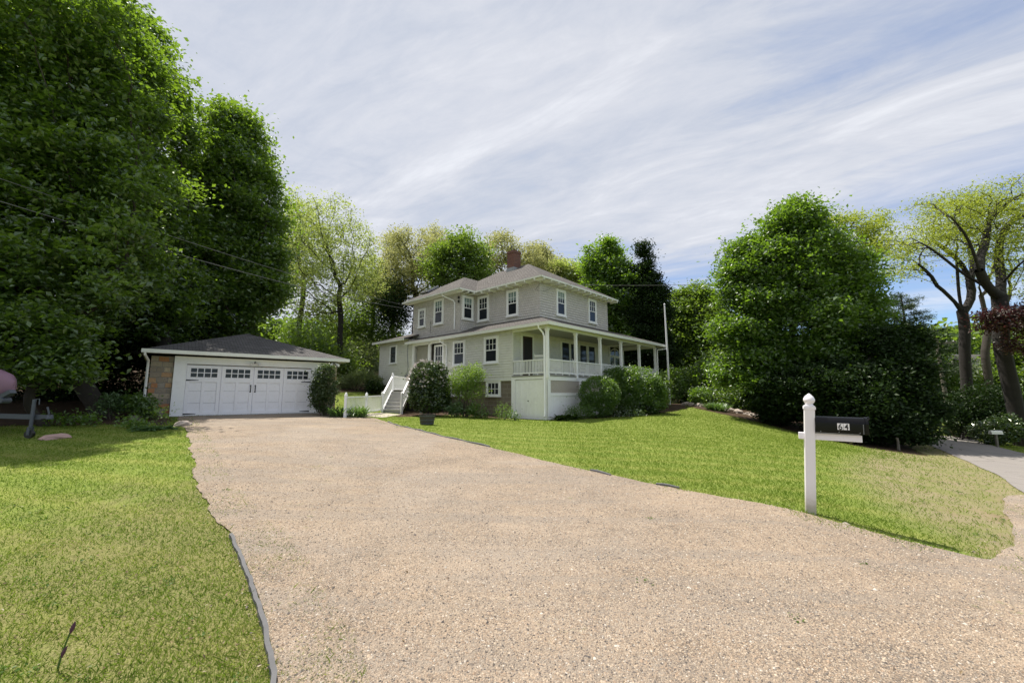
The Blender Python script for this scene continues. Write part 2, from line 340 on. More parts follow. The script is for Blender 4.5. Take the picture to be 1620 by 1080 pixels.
def ground():
    def ax(lo, hi, st, far):
        a = list(np.arange(lo, hi + st / 2, st)); s = st
        while a[-1] < far: s *= 1.3; a.append(a[-1] + s)
        s = st
        while a[0] > -far: s *= 1.3; a.insert(0, a[0] - s)
        return np.array(a)
    xs = ax(-24, 27, .3, 700); ys = ax(0, 44, .3, 700)
    X, Y = np.meshgrid(xs, ys); Z = H(X, Y)
    far = np.hypot(X, Y - 20); Z = np.where(far > 150, Z * np.clip(1 - (far - 150) / 200, 0, 1) + 4 * np.clip((far - 150) / 200, 0, 1), Z)
    Z += .02 * np.sin(X * .9 + 1) * np.cos(Y * .7) * (far < 60)
    Z -= .05 * np.clip(dpoly(X, Y, DRIVE[::4]) / .4 - .3, 0, 1) * inpoly(X, Y, DRIVE)
    nx, ny = len(xs), len(ys); idx = np.arange(nx * ny).reshape(ny, nx)
    F = np.stack([idx[:-1, :-1], idx[:-1, 1:], idx[1:, 1:], idx[1:, :-1]], -1).reshape(-1, 4)
    V = np.stack([X, Y, Z], -1).reshape(-1, 3)
    x, y = V[:, 0], V[:, 1]
    soil = np.maximum.reduce([np.where(inpoly(x, y, p), 1., np.clip(1 - dpoly(x, y, p) / .35, 0, 1)) for p in (BED, BED2, FEDGE)])
    dry = np.clip(2.1 - (dpoly(x, y, [tuple(p) for p in RL], False)) / 1.7, 0, 1) * (x > 4)
    wear = np.clip(1.1 - dpoly(x, y, [tuple(p) for p in DL[150:]], False) / 4.2, 0, 1) * (x < 2)
    m, t, out = mat('lawn_soil')
    at = t.add('ShaderNodeAttribute', attribute_name='zone'); sp = t.add('ShaderNodeSeparateColor', {0: at.outputs[0]})
    co = t.add('ShaderNodeTexCoord').outputs['Object']
    nb = t.noise(co, .35, 5, .6); nm = t.noise(co, 2.2, 6, .65); nf = t.noise(co, 28, 5, .7)
    mp = t.add('ShaderNodeMapping', {'Vector': co, 'Rotation': (0, 0, R(20)), 'Scale': (.35, 2.2, 1)}).outputs[0]; ns = t.noise(mp, 1.4, 4, .6)
    g = t.mix(t.ramp(t.math('ADD', t.math('MULTIPLY', nb, .5), t.math('MULTIPLY', ns, .5)), [(.35, 0.), (.65, 1.)]), (.115, .165, .030), (.19, .235, .055))
    g = t.mix(t.ramp(nf, [(.35, 0.), (.68, 1.)]), g, (.21, .26, .055)); g = t.mix(t.ramp(nf, [(.30, .8), (.45, 0.)]), g, (.045, .075, .012))
    mpb = t.add('ShaderNodeMapping', {'Vector': co, 'Rotation': (0, 0, R(12))}).outputs[0]; bnd = t.add('ShaderNodeTexWave', {'Vector': mpb, 'Scale': .32, 'Distortion': 2.5, 'Detail': 3., 'Detail Scale': .6}, bands_direction='Y').outputs[1]; g = t.mix(t.math('MULTIPLY', t.ramp(bnd, [(.45, 0.), (.95, 1.)]), .5), g, (.26, .27, .075))
    straw = t.mix(t.ramp(t.noise(co, 75, 4, .75), [(.38, 0.), (.62, 1.)]), (.07, .06, .022), (.30, .27, .13))
    wr = t.ramp(t.math('ADD', t.math('MULTIPLY', nm, .8), t.math('MULTIPLY', sp.outputs[2], .5)), [(.50, 0.), (.80, 1.)])
    g = t.mix(t.math('MULTIPLY', wr, .75), g, straw)
    dm = t.ramp(t.math('ADD', sp.outputs[0], t.math('MULTIPLY', t.math('SUBTRACT', nm, .5), .9)), [(.25, 0.), (.75, 1.)])
    g = t.mix(t.math('MULTIPLY', dm, .85), g, t.mix(t.ramp(nm, [(.42, 0.), (.62, 1.)]), t.mix(nf, (.17, .14, .085), (.35, .29, .185)), (.20, .20, .08))); g = t.mix(t.math('MULTIPLY', t.ramp(t.noise(co, 1.3, 5, .7), [(.55, 0.), (.68, 1.)]), t.math('MULTIPLY', dm, .7)), g, (.27, .19, .13))
    so_ = t.mix(nf, (.025, .017, .012), (.11, .075, .05)); so_ = t.mix(t.ramp(nm, [(.55, 0.), (.75, 1.)]), so_, (.15, .10, .06))
    sm = t.ramp(t.math('ADD', sp.outputs[1], t.math('MULTIPLY', t.math('SUBTRACT', nm, .5), .6)), [(.45, 0.), (.6, 1.)])
    c = t.mix(sm, g, so_)
    bp = t.add('ShaderNodeBump', {'Strength': .8, 'Distance': .03, 'Height': t.math('ADD', nf, t.math('MULTIPLY', nm, .5))}).outputs[0]
    p = t.add('ShaderNodeBsdfPrincipled', {'Base Color': c, 'Roughness': .95, 'Normal': bp, 'Specular IOR Level': .1}); t.l.new(p.outputs[0], out.inputs[0])
    o = npmesh('ground', V, F, m, smooth=True); tag(o, kind='structure')
    ca = o.data.color_attributes.new('zone', 'FLOAT_COLOR', 'POINT')
    ca.data.foreach_set('color', np.stack([dry, soil, wear, np.ones_like(dry)], 1).astype(np.float32).ravel())
ground()

def loft(name, A, B, n, dz, m, jit=0., power=1.):
    t = np.linspace(0, 1, n) ** power; N = len(A)
    j = lambda q: q + (np.convolve(rng.normal(size=(N + 6)), np.ones(3) / 3, 'same')[:N, None] * jit)
    A = j(A); B = j(B); G = A[:, None] * (1 - t[None, :, None]) + B[:, None] * t[None, :, None]
    X, Y = G[..., 0], G[..., 1]; Z = H(X, Y) + .02 * np.sin(X * .9 + 1) * np.cos(Y * .7) + dz
    idx = np.arange(N * n).reshape(N, n); F = np.stack([idx[:-1, :-1], idx[:-1, 1:], idx[1:, 1:], idx[1:, :-1]], -1).reshape(-1, 4)
    o = npmesh(name, np.stack([X, Y, Z], -1).reshape(-1, 3), F, m, smooth=True); return tag(o, kind='structure')
STONES = [(0, (.12, .105, .095)), (.12, (.20, .17, .145)), (.28, (.38, .28, .20)), (.46, (.46, .36, .265)), (.64, (.31, .245, .185)), (.80, (.52, .43, .33)), (.93, (.58, .53, .46)), (.98, (.15, .13, .115))]
def gravelmat(name, base, amt):
    m, t, out = mat(name); co = t.add('ShaderNodeTexCoord').outputs['Object']
    v = t.add('ShaderNodeTexVoronoi', {'Vector': co, 'Scale': 88., 'Randomness': 1.}); r = t.add('ShaderNodeSeparateColor', {0: v.outputs['Color']}).outputs[0]
    c = t.ramp(r, STONES, 'CONSTANT')
    v2 = t.add('ShaderNodeTexVoronoi', {'Vector': co, 'Scale': 40., 'Randomness': 1.}); r2 = t.add('ShaderNodeSeparateColor', {0: v2.outputs['Color']}).outputs[1]
    c = t.mix(.35, c, t.ramp(r2, STONES, 'CONSTANT'))
    edge = t.ramp(v.outputs['Distance'], [(.25, 1.), (.6, .45)]); c = t.mix(1., c, edge, 'MULTIPLY')
    nb = t.noise(co, .5, 5, .65, .6); nm = t.noise(co, 3, 5, .7)
    mp = t.add('ShaderNodeMapping', {'Vector': co, 'Rotation': (0, 0, R(-52)), 'Scale': (.18, 2.0, 1)}).outputs[0]; tr = t.noise(mp, 1.1, 4, .6, .4)
    c = t.mix(t.math('MULTIPLY', t.ramp(t.math('ADD', t.math('MULTIPLY', nb, .6), t.math('MULTIPLY', nm, .4)), [(.35, 0.), (.65, 1.)]), amt), c, base)
    c = t.mix(t.math('MULTIPLY', t.ramp(t.noise(co, .28, 4, .6, .8), [(.46, 0.), (.62, 1.)]), .40), c, (.33, .29, .25))
    c = t.mix(t.math('MULTIPLY', t.ramp(tr, [(.47, 0.), (.60, 1.)]), .55), c, (.25, .215, .18))
    gm = t.ramp(t.math('ADD', t.math('MULTIPLY', t.noise(co, .45, 4, .6), .6), t.math('MULTIPLY', t.noise(co, 9, 4, .7), .5)), [(.66, 0.), (.74, 1.)])
    c = t.mix(t.math('MULTIPLY', gm, .5), c, (.13, .17, .03))
    hh = t.math('ADD', t.math('MULTIPLY', v.outputs['Distance'], -1.), t.math('MULTIPLY', v2.outputs['Distance'], -.7))
    bp = t.add('ShaderNodeBump', {'Strength': .8, 'Distance': .012, 'Height': hh}).outputs[0]
    p = t.add('ShaderNodeBsdfPrincipled', {'Base Color': c, 'Roughness': .9, 'Normal': bp, 'Specular IOR Level': .2}); t.l.new(p.outputs[0], out.inputs[0]); return m
M_gravel = gravelmat('gravel', (.47, .365, .265), .6)
def poly_sheet(name, ring, cell, dz, m):
    from mathutils.geometry import delaunay_2d_cdt
    ring = np.array(ring); gx, gy = np.meshgrid(np.arange(ring[:, 0].min(), ring[:, 0].max(), cell), np.arange(ring[:, 1].min(), ring[:, 1].max(), cell))
    gx = gx.ravel(); gy = gy.ravel(); lst = [tuple(p) for p in ring]; k = inpoly(gx, gy, lst) & (dpoly(gx, gy, lst[::3]) > cell * .4)
    pts = [Vector(p) for p in lst] + [Vector((a, b)) for a, b in zip(gx[k], gy[k])]; n = len(lst)
    v, e, f, _, _, _ = delaunay_2d_cdt(pts, [(i, (i + 1) % n) for i in range(n)], [list(range(n))], 1, 1e-5)
    P = np.array([(p.x, p.y) for p in v]); Z = H(P[:, 0], P[:, 1]) + .02 * np.sin(P[:, 0] * .9 + 1) * np.cos(P[:, 1] * .7) + dz
    o = npmesh(name, np.c_[P, Z], np.array([t_ for t_ in f if len(t_) == 3]), m, smooth=True); return tag(o, kind='structure')
poly_sheet('driveway', DRIVE, .25, .014, M_gravel)
def asph():
    m, t, out = mat('road_asphalt'); co = t.add('ShaderNodeTexCoord').outputs['Object']
    n = t.noise(co, 70, 4, .7); nb = t.noise(co, .8, 6, .65); c = t.mix(n, (.15, .138, .13), (.26, .24, .225)); c = t.mix(t.math('MULTIPLY', nb, .5), c, (.31, .275, .24))
    cr = t.add('ShaderNodeTexVoronoi', {'Vector': t.mix(.2, co, t.noise(co, 1.5, 4, .6, out=1), 'ADD'), 'Scale': .7}, feature='DISTANCE_TO_EDGE').outputs[0]
    c = t.mix(t.ramp(cr, [(0., .75), (.02, 0.)]), c, (.08, .07, .06))
    p = t.add('ShaderNodeBsdfPrincipled', {'Base Color': c, 'Roughness': .9, 'Normal': t.add('ShaderNodeBump', {'Strength': .5, 'Distance': .01, 'Height': n}).outputs[0]}); t.l.new(p.outputs[0], out.inputs[0]); return m
loft('road', RL, RR, 24, .018, asph(), .05)
pa = smooth_line([(-8.4, 21.2), (-7.7, 22.3), (-7.35, 23.5)], 30); pb = smooth_line([(-6.2, 20.3), (-6.3, 21.8), (-6.15, 23.5)], 30)
loft('path', pa, pb, 8, .02, M_flag, .03)
#REST
def at(px, py, Y):
    """a point at depth Y of the survey photograph (metres)"""
    p = R(7.22); d = Vector((1, 0, 0)) * (px - 810) - Vector((0, -math.sin(p), math.cos(p))) * (py - 540) + Vector((0, math.cos(p), math.sin(p))) * 655
    return Vector((0, 0, 1.6)) + d * (Y / d.y)

# ============================================================ THE HOUSE (local x = back-right along porch, y = back-left along the facade, z = world height)
house = thing('house', 'two storey grey clapboard and shingle house with hip roof, brick chimney and white porch', 'house', (P0.x, P0.y, 0), R(46.9))
def siding(mb, O, d, n, W_, z0, z1, course, dep=.031):
    """lapped boards: every course tips outward at its foot"""
    O = Vector(O); d = Vector(d); n = Vector(n); z = z0
    while z < z1 - .005:
        zt = min(z + course, z1); a = O + Vector((0, 0, z)); b = a + d * W_; c = O + Vector((0, 0, zt)); e = c + d * W_
        up = Vector((0, 0, .028)); q = [a + n * dep + up, b + n * dep + up, e + n * .001, c + n * .001, a + up, b + up]
        vs = q; fs = [(0, 1, 2, 3), (4, 5, 1, 0)] if d.cross(Vector((0, 0, 1))).dot(n) > 0 else [(3, 2, 1, 0), (0, 1, 5, 4)]
        mb.add(vs, fs); z = zt
def wallbox(mb, x0, x1, y0, y1, z0, z1, course=.12):
    mb.bx(x0 + .002, x1 - .002, y0 + .002, y1 - .002, z0, z1)
    siding(mb, (x0, y1, 0), (0, -1, 0), (-1, 0, 0), y1 - y0, z0, z1, course)
    siding(mb, (x0, y0, 0), (1, 0, 0), (0, -1, 0), x1 - x0, z0, z1, course)
    siding(mb, (x0, y1, 0), (1, 0, 0), (0, 1, 0), x1 - x0, z0, z1, course)
# lower storey
mb = MB()
wallbox(mb, 0, 12.8, 2.55, 9.0, 2.42, 5.42, .15)
wallbox(mb, .0, 12.8, 12.75, 17.45, 2.3, 5.66, .15)
mb.bx(1.9, 12.7, 9.0, 12.75, 2.4, 5.3)
siding(mb, (1.9, 12.75, 0), (0, -1, 0), (-1, 0, 0), 3.75, 2.4, 5.3, .12)
mb.build('lower_wall', M_siding, house)
mb = MB(); mb.bx(-.02, .10, 2.50, 2.60, 2.4, 5.40); mb.build('corner_board', M_siding, house)
mb = MB(); mb.bx(-.025, .03, 17.40, 17.48, 2.3, 5.66); mb.build('corner_board', M_siding, house)
# basement
mb = MB(); mb.bx(.08, 12.6, 2.5, 12.6, -.3, 2.42); mb.bx(.12, 12.4, 12.6, 17.3, .2, 2.3); mb.build('basement_wall', M_block, house)
mb = MB(); mb.bx(-.03, .2, 2.5, 13, 2.36, 2.44); mb.build('sill_board', M_trim, house)
# upper storey
mb = MB()
wallbox(mb, 1.87, 9.8, 2.0, 7.84, 5.6, 8.62, .16)
wallbox(mb, .47, 9.2, 7.84, 13.45, 5.4, 8.62, .16)
mb.build('upper_wall', M_shingle, house)
for x, y in ((1.87, 2.0), (9.8, 2.0)):
    mb = MB(); mb.bx(x - .02, x + .035, y - .02, y + .035, 6.2, 8.6); mb.build('corner_board', M_shingle, house)
# roofs
def roofpiece(mb, eave, ridge, th=.10):
    """eave: 4 corners (counter clockwise), ridge: 2 points along y or x, hip roof"""
    e = [Vector(p) for p in eave]; r = [Vector(p) for p in ridge]; dn = Vector((0, 0, -th)); n = len(e)
    vs = e + r + [p + dn for p in e]
    mb.add(vs, [(0, 1, 5, 4), (1, 2, 5), (2, 3, 4, 5), (3, 0, 4), (0, 6, 7, 1), (1, 7, 8, 2), (2, 8, 9, 3), (3, 9, 6, 0), (9, 8, 7, 6)])
zE = 8.62
mb = MB()
x0, x1, y0, y1 = 1.27, 10.4, 1.4, 14.0
roofpiece(mb, [(x0, y0, zE), (x0, y1 - 1, zE), (x1, y1 - 1, zE), (x1, y0, zE)], [(5.83, 6.3, 11.42), (5.83, 9.6, 11.42)])
a0, a1, b0, b1 = -.15, 7.0, 7.2, 14.1
roofpiece(mb, [(a0, b0, zE + .01), (a0, b1, zE + .01), (a1, b1, zE + .01), (a1, b0, zE + .01)], [(3.15, 10.65, 10.66), (5.6, 10.65, 10.66)])
roof = mb.build('roof', M_roof, house)
mb = MB()   # fascia and gutter boards
for (xa, ya, xb, yb) in ((x0, y0, x0, 7.25), (x0, y0, x1, y0), (a0, b0, a0, b1), (a0, b0, x0 - .02, b0)):
    dx, dy = xb - xa, yb - ya; L = math.hypot(dx, dy); nx, ny = dy / L * .03, -dx / L * .03
    if dx == 0: nx = -.03; ny = 0
    else: nx = 0; ny = -.03
    mb.bar((xa + nx, ya + ny, zE - .07), (xb + nx, yb + ny, zE - .07), .04, .11)
mb.build('fascia', M_trim, house)
mb = MB(); mb.bx(a0 + .05, .45, b0 + .05, b1 - .05, zE - .14, zE - .11); mb.bx(x0 + .05, x1 - .05, y0 + .05, 1.98, zE - .14, zE - .11); mb.bx(x0 + .05, 1.85, 2.0, 7.7, zE - .14, zE - .112); mb.build('soffit', M_trim, house)
tails = [((x0 - .06, y, 0), (1.85, y, 0)) for y in np.arange(1.9, 7.3, .78)] + [((x, y0 - .06, 0), (x, 1.98, 0)) for x in np.arange(1.5, 10.3, .73)] + [((a0 - .06, b0 + .1, 0), (.45, b0 + .5, 0)), ((x, b0 - .06, 0), (x, 7.8, 0)) ]if False else \
        [((x0 - .06, y, 0), (1.85, y, 0)) for y in np.arange(1.9, 7.3, .78)] + [((x, y0 - .06, 0), (x, 1.98, 0)) for x in np.arange(1.5, 10.3, .73)] + [((x, b0 - .06, 0), (x, 7.8, 0)) for x in (.1, .62, 1.1)]
for a, b in tails:
    mb = MB(); mb.bar((a[0], a[1], zE - .19), (b[0], b[1], zE - .19), .06, .11); mb.build('rafter_tail', M_trim, house)
# chimney
mb = MB(); mb.bx(4.95, 5.72, 7.02, 7.72, 10.2, 12.3); mb.bx(4.91, 5.76, 6.98, 7.76, 12.3, 12.42); mb.bx(4.94, 5.73, 7.01, 7.73, 12.42, 12.5)
chim = mb.build('chimney', M_brick, roof)
mb = MB(); mb.bx(4.90, 5.77, 6.97, 7.77, 10.5, 11.14); mb.build('flashing', M_lead, chim)
mb = MB(); mb.bar((.75, 12.55, 9.33), (1.75, 12.55, 9.93), 1.0, .14, (0, 0, 1)); sk = mb.build('skylight', M_grey, roof)
mb = MB(); mb.bar((.80, 12.55, 9.44), (1.70, 12.55, 9.98), .84, .02, (0, 0, 1)); mb.build('pane', M_glass, sk)
# skirt roof round the lower storey, porch roof and wing roof
zp = 5.42; mb = MB()
def quad(mb, P4, th=.09):
    P4 = [Vector(p) for p in P4]; n = (P4[1] - P4[0]).cross(P4[2] - P4[0])
    if n.z < 0: P4 = P4[::-1]
    mb.slab(P4, th)
zt = 6.27
quad(mb, [(-.42, -.42, zp), (1.9, 2.03, zt), (1.9, 13.1, zt), (-.42, 13.1, zp)])
quad(mb, [(-.42, -.42, zp - .002), (14.7, -.42, zp - .002), (9.78, 2.03, zt - .002), (1.9, 2.03, zt - .002)])
quad(mb, [(14.7, -.42, zp - .004), (14.7, 12, zp - .004), (9.7, 12, zt - .004), (9.7, 2.03, zt - .004)])
mb.build('porch_roof', M_roof, house)
mb = MB(); zw = 5.78
quad(mb, [(-.45, 13.25, zw), (2.4, 13.25, 6.75), (2.4, 14.6, 6.75), (-.45, 17.9, zw)])
quad(mb, [(-.45, 17.9, zw - .002), (2.4, 14.6, 6.75), (8, 14.6, 6.75), (11, 17.9, zw - .002)])
quad(mb, [(.2, 12.6, 6.0), (2.4, 12.6, 6.75), (2.4, 13.25, 6.75), (-.45, 13.25, zw - .004)])
mb.build('wing_roof', M_roof, house)
mb = MB()
mb.bx(-.47, -.40, -.47, 13.1, zp - .19, zp - .02); mb.bx(-.40, 14.72, -.47, -.40, zp - .19, zp - .02); mb.bx(14.68, 14.75, -.47, 12, zp - .19, zp - .02)
mb.build('porch_gutter', M_trim, house)
mb = MB(); mb.bx(-.50, -.44, 13.25, 17.93, zw - .18, zw - .02); mb.build('wing_gutter', M_trim, house)
mb = MB(); mb.bx(-.40, .02, 2.5, 13.1, zp - .14, zp - .11); mb.bx(-.40, 14.6, -.40, 2.52, zp - .14, zp - .11); mb.bx(12.82, 14.6, 2.52, 9, zp - .14, zp - .11); mb.bx(-.44, 0, 13.1, 17.8, zw - .13, zw - .10)
mb.build('porch_ceiling', M_ceil, house)
mb = MB()
mb.bx(-.06, .06, -.06, 2.5, zp - .30, zp - .14); mb.bx(.06, 13.4, -.06, .06, zp - .30, zp - .14); mb.bx(13.22, 13.38, .06, 9, zp - .30, zp - .14)
for x in (10.67, 12.8): mb.bx(x, x + .1, .06, 5, zp - .26, zp - .15)
mb.build('porch_beam', M_trim, house)
# porch floor, skirt, posts, rails
mb = MB(); mb.bx(-.08, 13.5, -.08, 2.54, 2.56, 2.62); mb.bx(12.85, 14.5, 2.54, 9, 2.56, 2.62); mb.build('porch_floor', M_pfloor, house)
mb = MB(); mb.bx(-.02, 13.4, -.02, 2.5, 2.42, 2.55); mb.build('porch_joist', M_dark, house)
for i in range(6):
    x = i * 2.668
    mb = MB(); mb.bx(x - .075, x + .075, -.075, .075, 2.62, zp - .30); mb.bx(x - .10, x + .10, -.10, .10, zp - .42, zp - .31); mb.bx(x - .09, x + .09, -.09, .09, 2.45, 2.66)
    mb.build('porch_post', M_white, house)
for y in (2.7, 5.4): mb = MB(); mb.bx(13.22, 13.38, y - .07, y + .07, 2.62, zp - .30); mb.build('porch_post', M_white, house)
def railing(a, b, z0, z1, skip=.105, feet=True):
    mb = MB(); a = Vector(a); b = Vector(b); d = b - a; L = d.length; d.normalize()
    mb.bar(a + Vector((0, 0, z1 - .03)), b + Vector((0, 0, z1 - .03)), .085, .055); mb.bar(a + Vector((0, 0, z0 + .04)), b + Vector((0, 0, z0 + .04)), .05, .07)
    n = int(L / skip)
    for i in range(1, n):
        p = a + d * (L * i / n); mb.bar(p + Vector((0, 0, z0 + .07)), p + Vector((0, 0, z1 - .05)), .034, .034, (d.x, d.y, 0))
    if feet:
        for k in (.25, .5, .75): p = a + d * L * k; mb.bar(p + Vector((0, 0, z0 - .09)), p + Vector((0, 0, z0 + .01)), .05, .05, (d.x, d.y, 0))
    return mb
railing((0, .08, 0), (0, 2.47, 0), 2.70, 3.47).build('porch_railing', M_white, house)
for i in range(5): railing((i * 2.668 + .08, 0, 0), ((i + 1) * 2.668 - .08, 0, 0), 2.70, 3.47).build('porch_railing', M_white, house)
# storage box under the porch
mb = MB()
mb.bx(-.04, .03, 2.32, 2.60, .0, 2.55); mb.bx(-.04, .03, -.04, .30, .0, 2.55); mb.bx(-.04, .03, .30, 2.32, 2.40, 2.55)
mb.bx(-.04, .20, -.045, .03, .0, 2.32); mb.build('door_surround', M_white, house)
for k, (ya, yb) in enumerate(((.32, 1.305), (1.315, 2.30))):
    mb = MB(); mb.bx(.0, .035, ya, yb, .22, 2.38); D = mb.build('storage_door', M_white, house)
    mb = MB(); w_ = (yb - ya)
    for c in (0, 1):
        yy = ya + .13 + c * (w_ - .13) / 2
        for za, zb in ((.42, .95), (1.08, 1.22), (1.34, 2.22)):
            mb.bx(-.012, .001, yy, yy + .30, za, za + .025); mb.bx(-.012, .001, yy, yy + .30, zb, zb + .025); mb.bx(-.012, .001, yy - .02, yy, za, zb + .025); mb.bx(-.012, .001, yy + .30, yy + .32, za, zb + .025)
    mb.build('door_moulding', M_white, D)
mb = MB(); mb.lathe([(.03, 0), (.03, .03), (.015, .045)], (0, 0, 0), 12); kn = mb.build('door_knob', M_black, D); kn.rotation_euler = (0, -PI / 2, 0); kn.location = (0, 1.36, 1.22)
mb = MB(); mb.bx(0.02, 13.4, -.035, .03, 2.33, 2.55)
for x in (2.95, 5.6, 8.3, 11, 13.3): mb.bx(x, x + .13, -.034, .025, -.1, 2.33)
mb.bx(.2, 13.3, -.03, .028, 1.50, 1.66); mb.build('skirt_frame', M_white, house)
mb = MB()
for x in np.arange(.2, 13.2, .30): mb.bx(x, x + .294, .0, .02, -.2, 1.5)
mb.build('skirt_panel', M_white, house)
mb = MB()
for x_ in (.2, 3.1, 5.75):
    W_ = 2.74 if x_ < 1 else 2.5; z0, z1 = 1.66, 2.33; Hh = z1 - z0
    for sgn in (1, -1):
        for c in np.arange(-Hh, W_, .075):
            xa, xb = c, c + Hh; za, zb = (z0, z1) if sgn > 0 else (z1, z0)
            if xa < 0: za += (0 - xa) * sgn; xa = 0
            if xb > W_: zb -= (xb - W_) * sgn; xb = W_
            if xb - xa > .03: mb.bar((x_ + xa, .004 * sgn + .005, za), (x_ + xb, .004 * sgn + .005, zb), .006, .034, (0, 0, 1))
mb.build('lattice', M_lattice, house)
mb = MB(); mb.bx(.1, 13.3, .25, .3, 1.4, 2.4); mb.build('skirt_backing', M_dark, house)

def window(x, y, face, wd, z0, z1, style='6/1', blind=.0, parent=None, trim=.12, name='window', fm=None):
    """face 'L' looks along -x (wd along y), 'F' looks along -y (wd along x); x,y = centre of the opening on the wall"""
    M = Matrix.Translation((x, y, 0)) @ Matrix.Rotation(-PI / 2 if face == 'L' else 0, 4, 'Z')
    fm = fm or M_white
    def bl(parts, nm, m, par):
        mb = MB()
        for (a, b, c, d, e, f) in parts:
            vs = [M @ Vector((p, q, r)) for p in (a, b) for q in (c, d) for r in (e, f)]
            mb.add(vs, [(0, 1, 3, 2), (4, 6, 7, 5), (0, 4, 5, 1), (2, 3, 7, 6), (0, 2, 6, 4), (1, 5, 7, 3)])
        return mb.build(nm, m, par)
    h_ = wd / 2; t = trim
    fr = bl([(-h_ - t, -h_, -.085, .02, z0 - .02, z1 + t), (h_, h_ + t, -.085, .02, z0 - .02, z1 + t), (-h_, h_, -.085, .02, z1, z1 + t), (-h_ - t - .03, h_ + t + .03, -.12, .02, z0 - .10, z0 - .02), (-h_, h_, -.085, .02, z0 - .02, z0 + .02)], name, fm, parent or house)
    zm = (z0 + z1) / 2; s = .045; parts = []; g = .02
    if style == '6/1':
        parts = [(-h_, -h_ + s, -0.063, .0, z0 + g, zm), (h_ - s, h_, -0.063, .0, z0 + g, zm), (-h_ + s, h_ - s, -0.063, .0, z0 + g, z0 + .085), (-h_, h_, -0.068, .0, zm - .02, zm + .035),
                 (-h_, -h_ + s, -0.073, .0, zm + .035, z1), (h_ - s, h_, -0.073, .0, zm + .035, z1), (-h_ + s, h_ - s, -0.073, .0, z1 - .05, z1)]
        for k in (1, 2): xx = -h_ + s + (wd - 2 * s) * k / 3; parts.append((xx - .011, xx + .011, -0.062, -.002, zm + .035, z1 - .05))
        zz_ = (zm + z1) / 2; parts.append((-h_ + s, h_ - s, -0.060, -.001, zz_ - .011, zz_ + .011))
    elif style == 'grid':
        parts = [(-h_, -h_ + s, -0.063, .0, z0 + g, z1), (h_ - s, h_, -0.063, .0, z0 + g, z1), (-h_ + s, h_ - s, -0.063, .0, z0 + g, z0 + .07), (-h_ + s, h_ - s, -0.063, .0, z1 - .05, z1)]
        for k in (1, 2): xx = -h_ + s + (wd - 2 * s) * k / 3; parts.append((xx - .014, xx + .014, -0.062, -.002, z0 + .07, z1 - .05))
        parts.append((-h_ + s, h_ - s, -0.060, -.001, zm - .014, zm + .014))
    elif style == 'dark':
        parts = [(-h_, h_, -0.058, .0, zm - .02, zm + .02)]
    sa = bl(parts, 'sash', fm, fr) if style != 'dark' else bl(parts, 'sash', M_brown, fr)
    bl([(-h_ + .01, h_ - .01, -.036, -.031, z0 + g, z1 - .01)], 'pane', M_glass, fr)
    if blind: bl([(-h_ + s, h_ - s, -.0395, -.0365, z1 - .05 - blind, z1 - .05)], 'blind', M_blind, fr)
    return fr
# upper left facade
window(1.87, 4.26, 'L', .78, 6.62, 8.18, blind=.55); window(1.87, 7.02, 'L', .86, 6.62, 8.22)
window(1.10, 7.84, 'F', .74, 6.72, 8.22, blind=.45)
window(.47, 10.22, 'L', .86, 6.60, 8.28, blind=.5); window(.47, 12.28, 'L', .66, 6.60, 7.85)
# upper right facade
window(3.98, 2.0, 'F', .78, 6.62, 8.18, blind=.45); window(7.70, 2.0, 'F', .80, 6.62, 8.18)
# lower left facade
window(0, 4.28, 'L', .98, 3.48, 4.95); window(0, 7.30, 'L', .98, 3.48, 4.95)
window(0, 15.35, 'L', .78, 4.02, 5.28, 'dark')
window(.08, 4.15, 'L', .95, 1.52, 2.28, 'grid', trim=.13); window(.08, 7.6, 'L', .95, 1.52, 2.28, 'grid', trim=.13)
# entry recess
mb = MB(); mb.bx(1.85, 1.93, 10.9, 12.2, 2.6, 5.0); mb.build('entry_panel', M_conc, house)
mb = MB(); mb.bx(-.03, .10, 10.55, 10.75, 1.7, 5.3); mb.bx(-.03, .10, 8.95, 9.10, 1.7, 5.3); mb.bx(-.03, .10, 12.60, 12.75, 1.7, 5.3); mb.bx(-.03, .1, 9.1, 12.6, 5.12, 5.30); mb.build('entry_frame', M_white, house)
mb = MB(); mb.bx(.3, .36, 9.1, 10.5, 2.5, 5.12); mb.build('entry_screen', M_dark, house)
mb = MB(); mb.bx(.28, .34, 10.75, 12.6, 2.5, 5.12); mb.build('entry_board', M_conc, house)
window(.3, 9.8, 'L', .95, 3.5, 4.95, 'grid', trim=.08)
# porch doors and windows
def door(x0, x1, z1=5.02, name='screen_door'):
    mb = MB(); y = 2.55
    mb.bx(x0 - .14, x0, y - .05, y + .02, 2.62, z1 + .14); mb.bx(x1, x1 + .14, y - .05, y + .02, 2.62, z1 + .14); mb.bx(x0, x1, y - .05, y + .02, z1, z1 + .14)
    fr = mb.build('door_frame', M_trim, house); mb = MB()
    mb.bx(x0, x1, y - .045, y - .01, 2.62, z1 - .005); d = mb.build('door', M_dark, fr)
    mb = MB()
    for a, b, c, e in ((x0 + .02, x0 + .12, 2.63, z1 - .02), (x1 - .12, x1 - .02, 2.63, z1 - .02)): mb.bx(a, b, y - .06, y - .046, c, e)
    for c, e in ((2.63, 2.85), (3.5, 3.6), (z1 - .13, z1 - .02)): mb.bx(x0 + .12, x1 - .12, y - .06, y - .046, c, e)
    mb.build('door_rail', M_brown, fr)
door(.86, 1.74)
for i, xc in enumerate((5.15, 6.15, 7.25, 8.35)):
    window(xc, 2.55, 'F', .84, 2.95, 4.98, 'dark', trim=.09, name='porch_window', fm=M_trim)
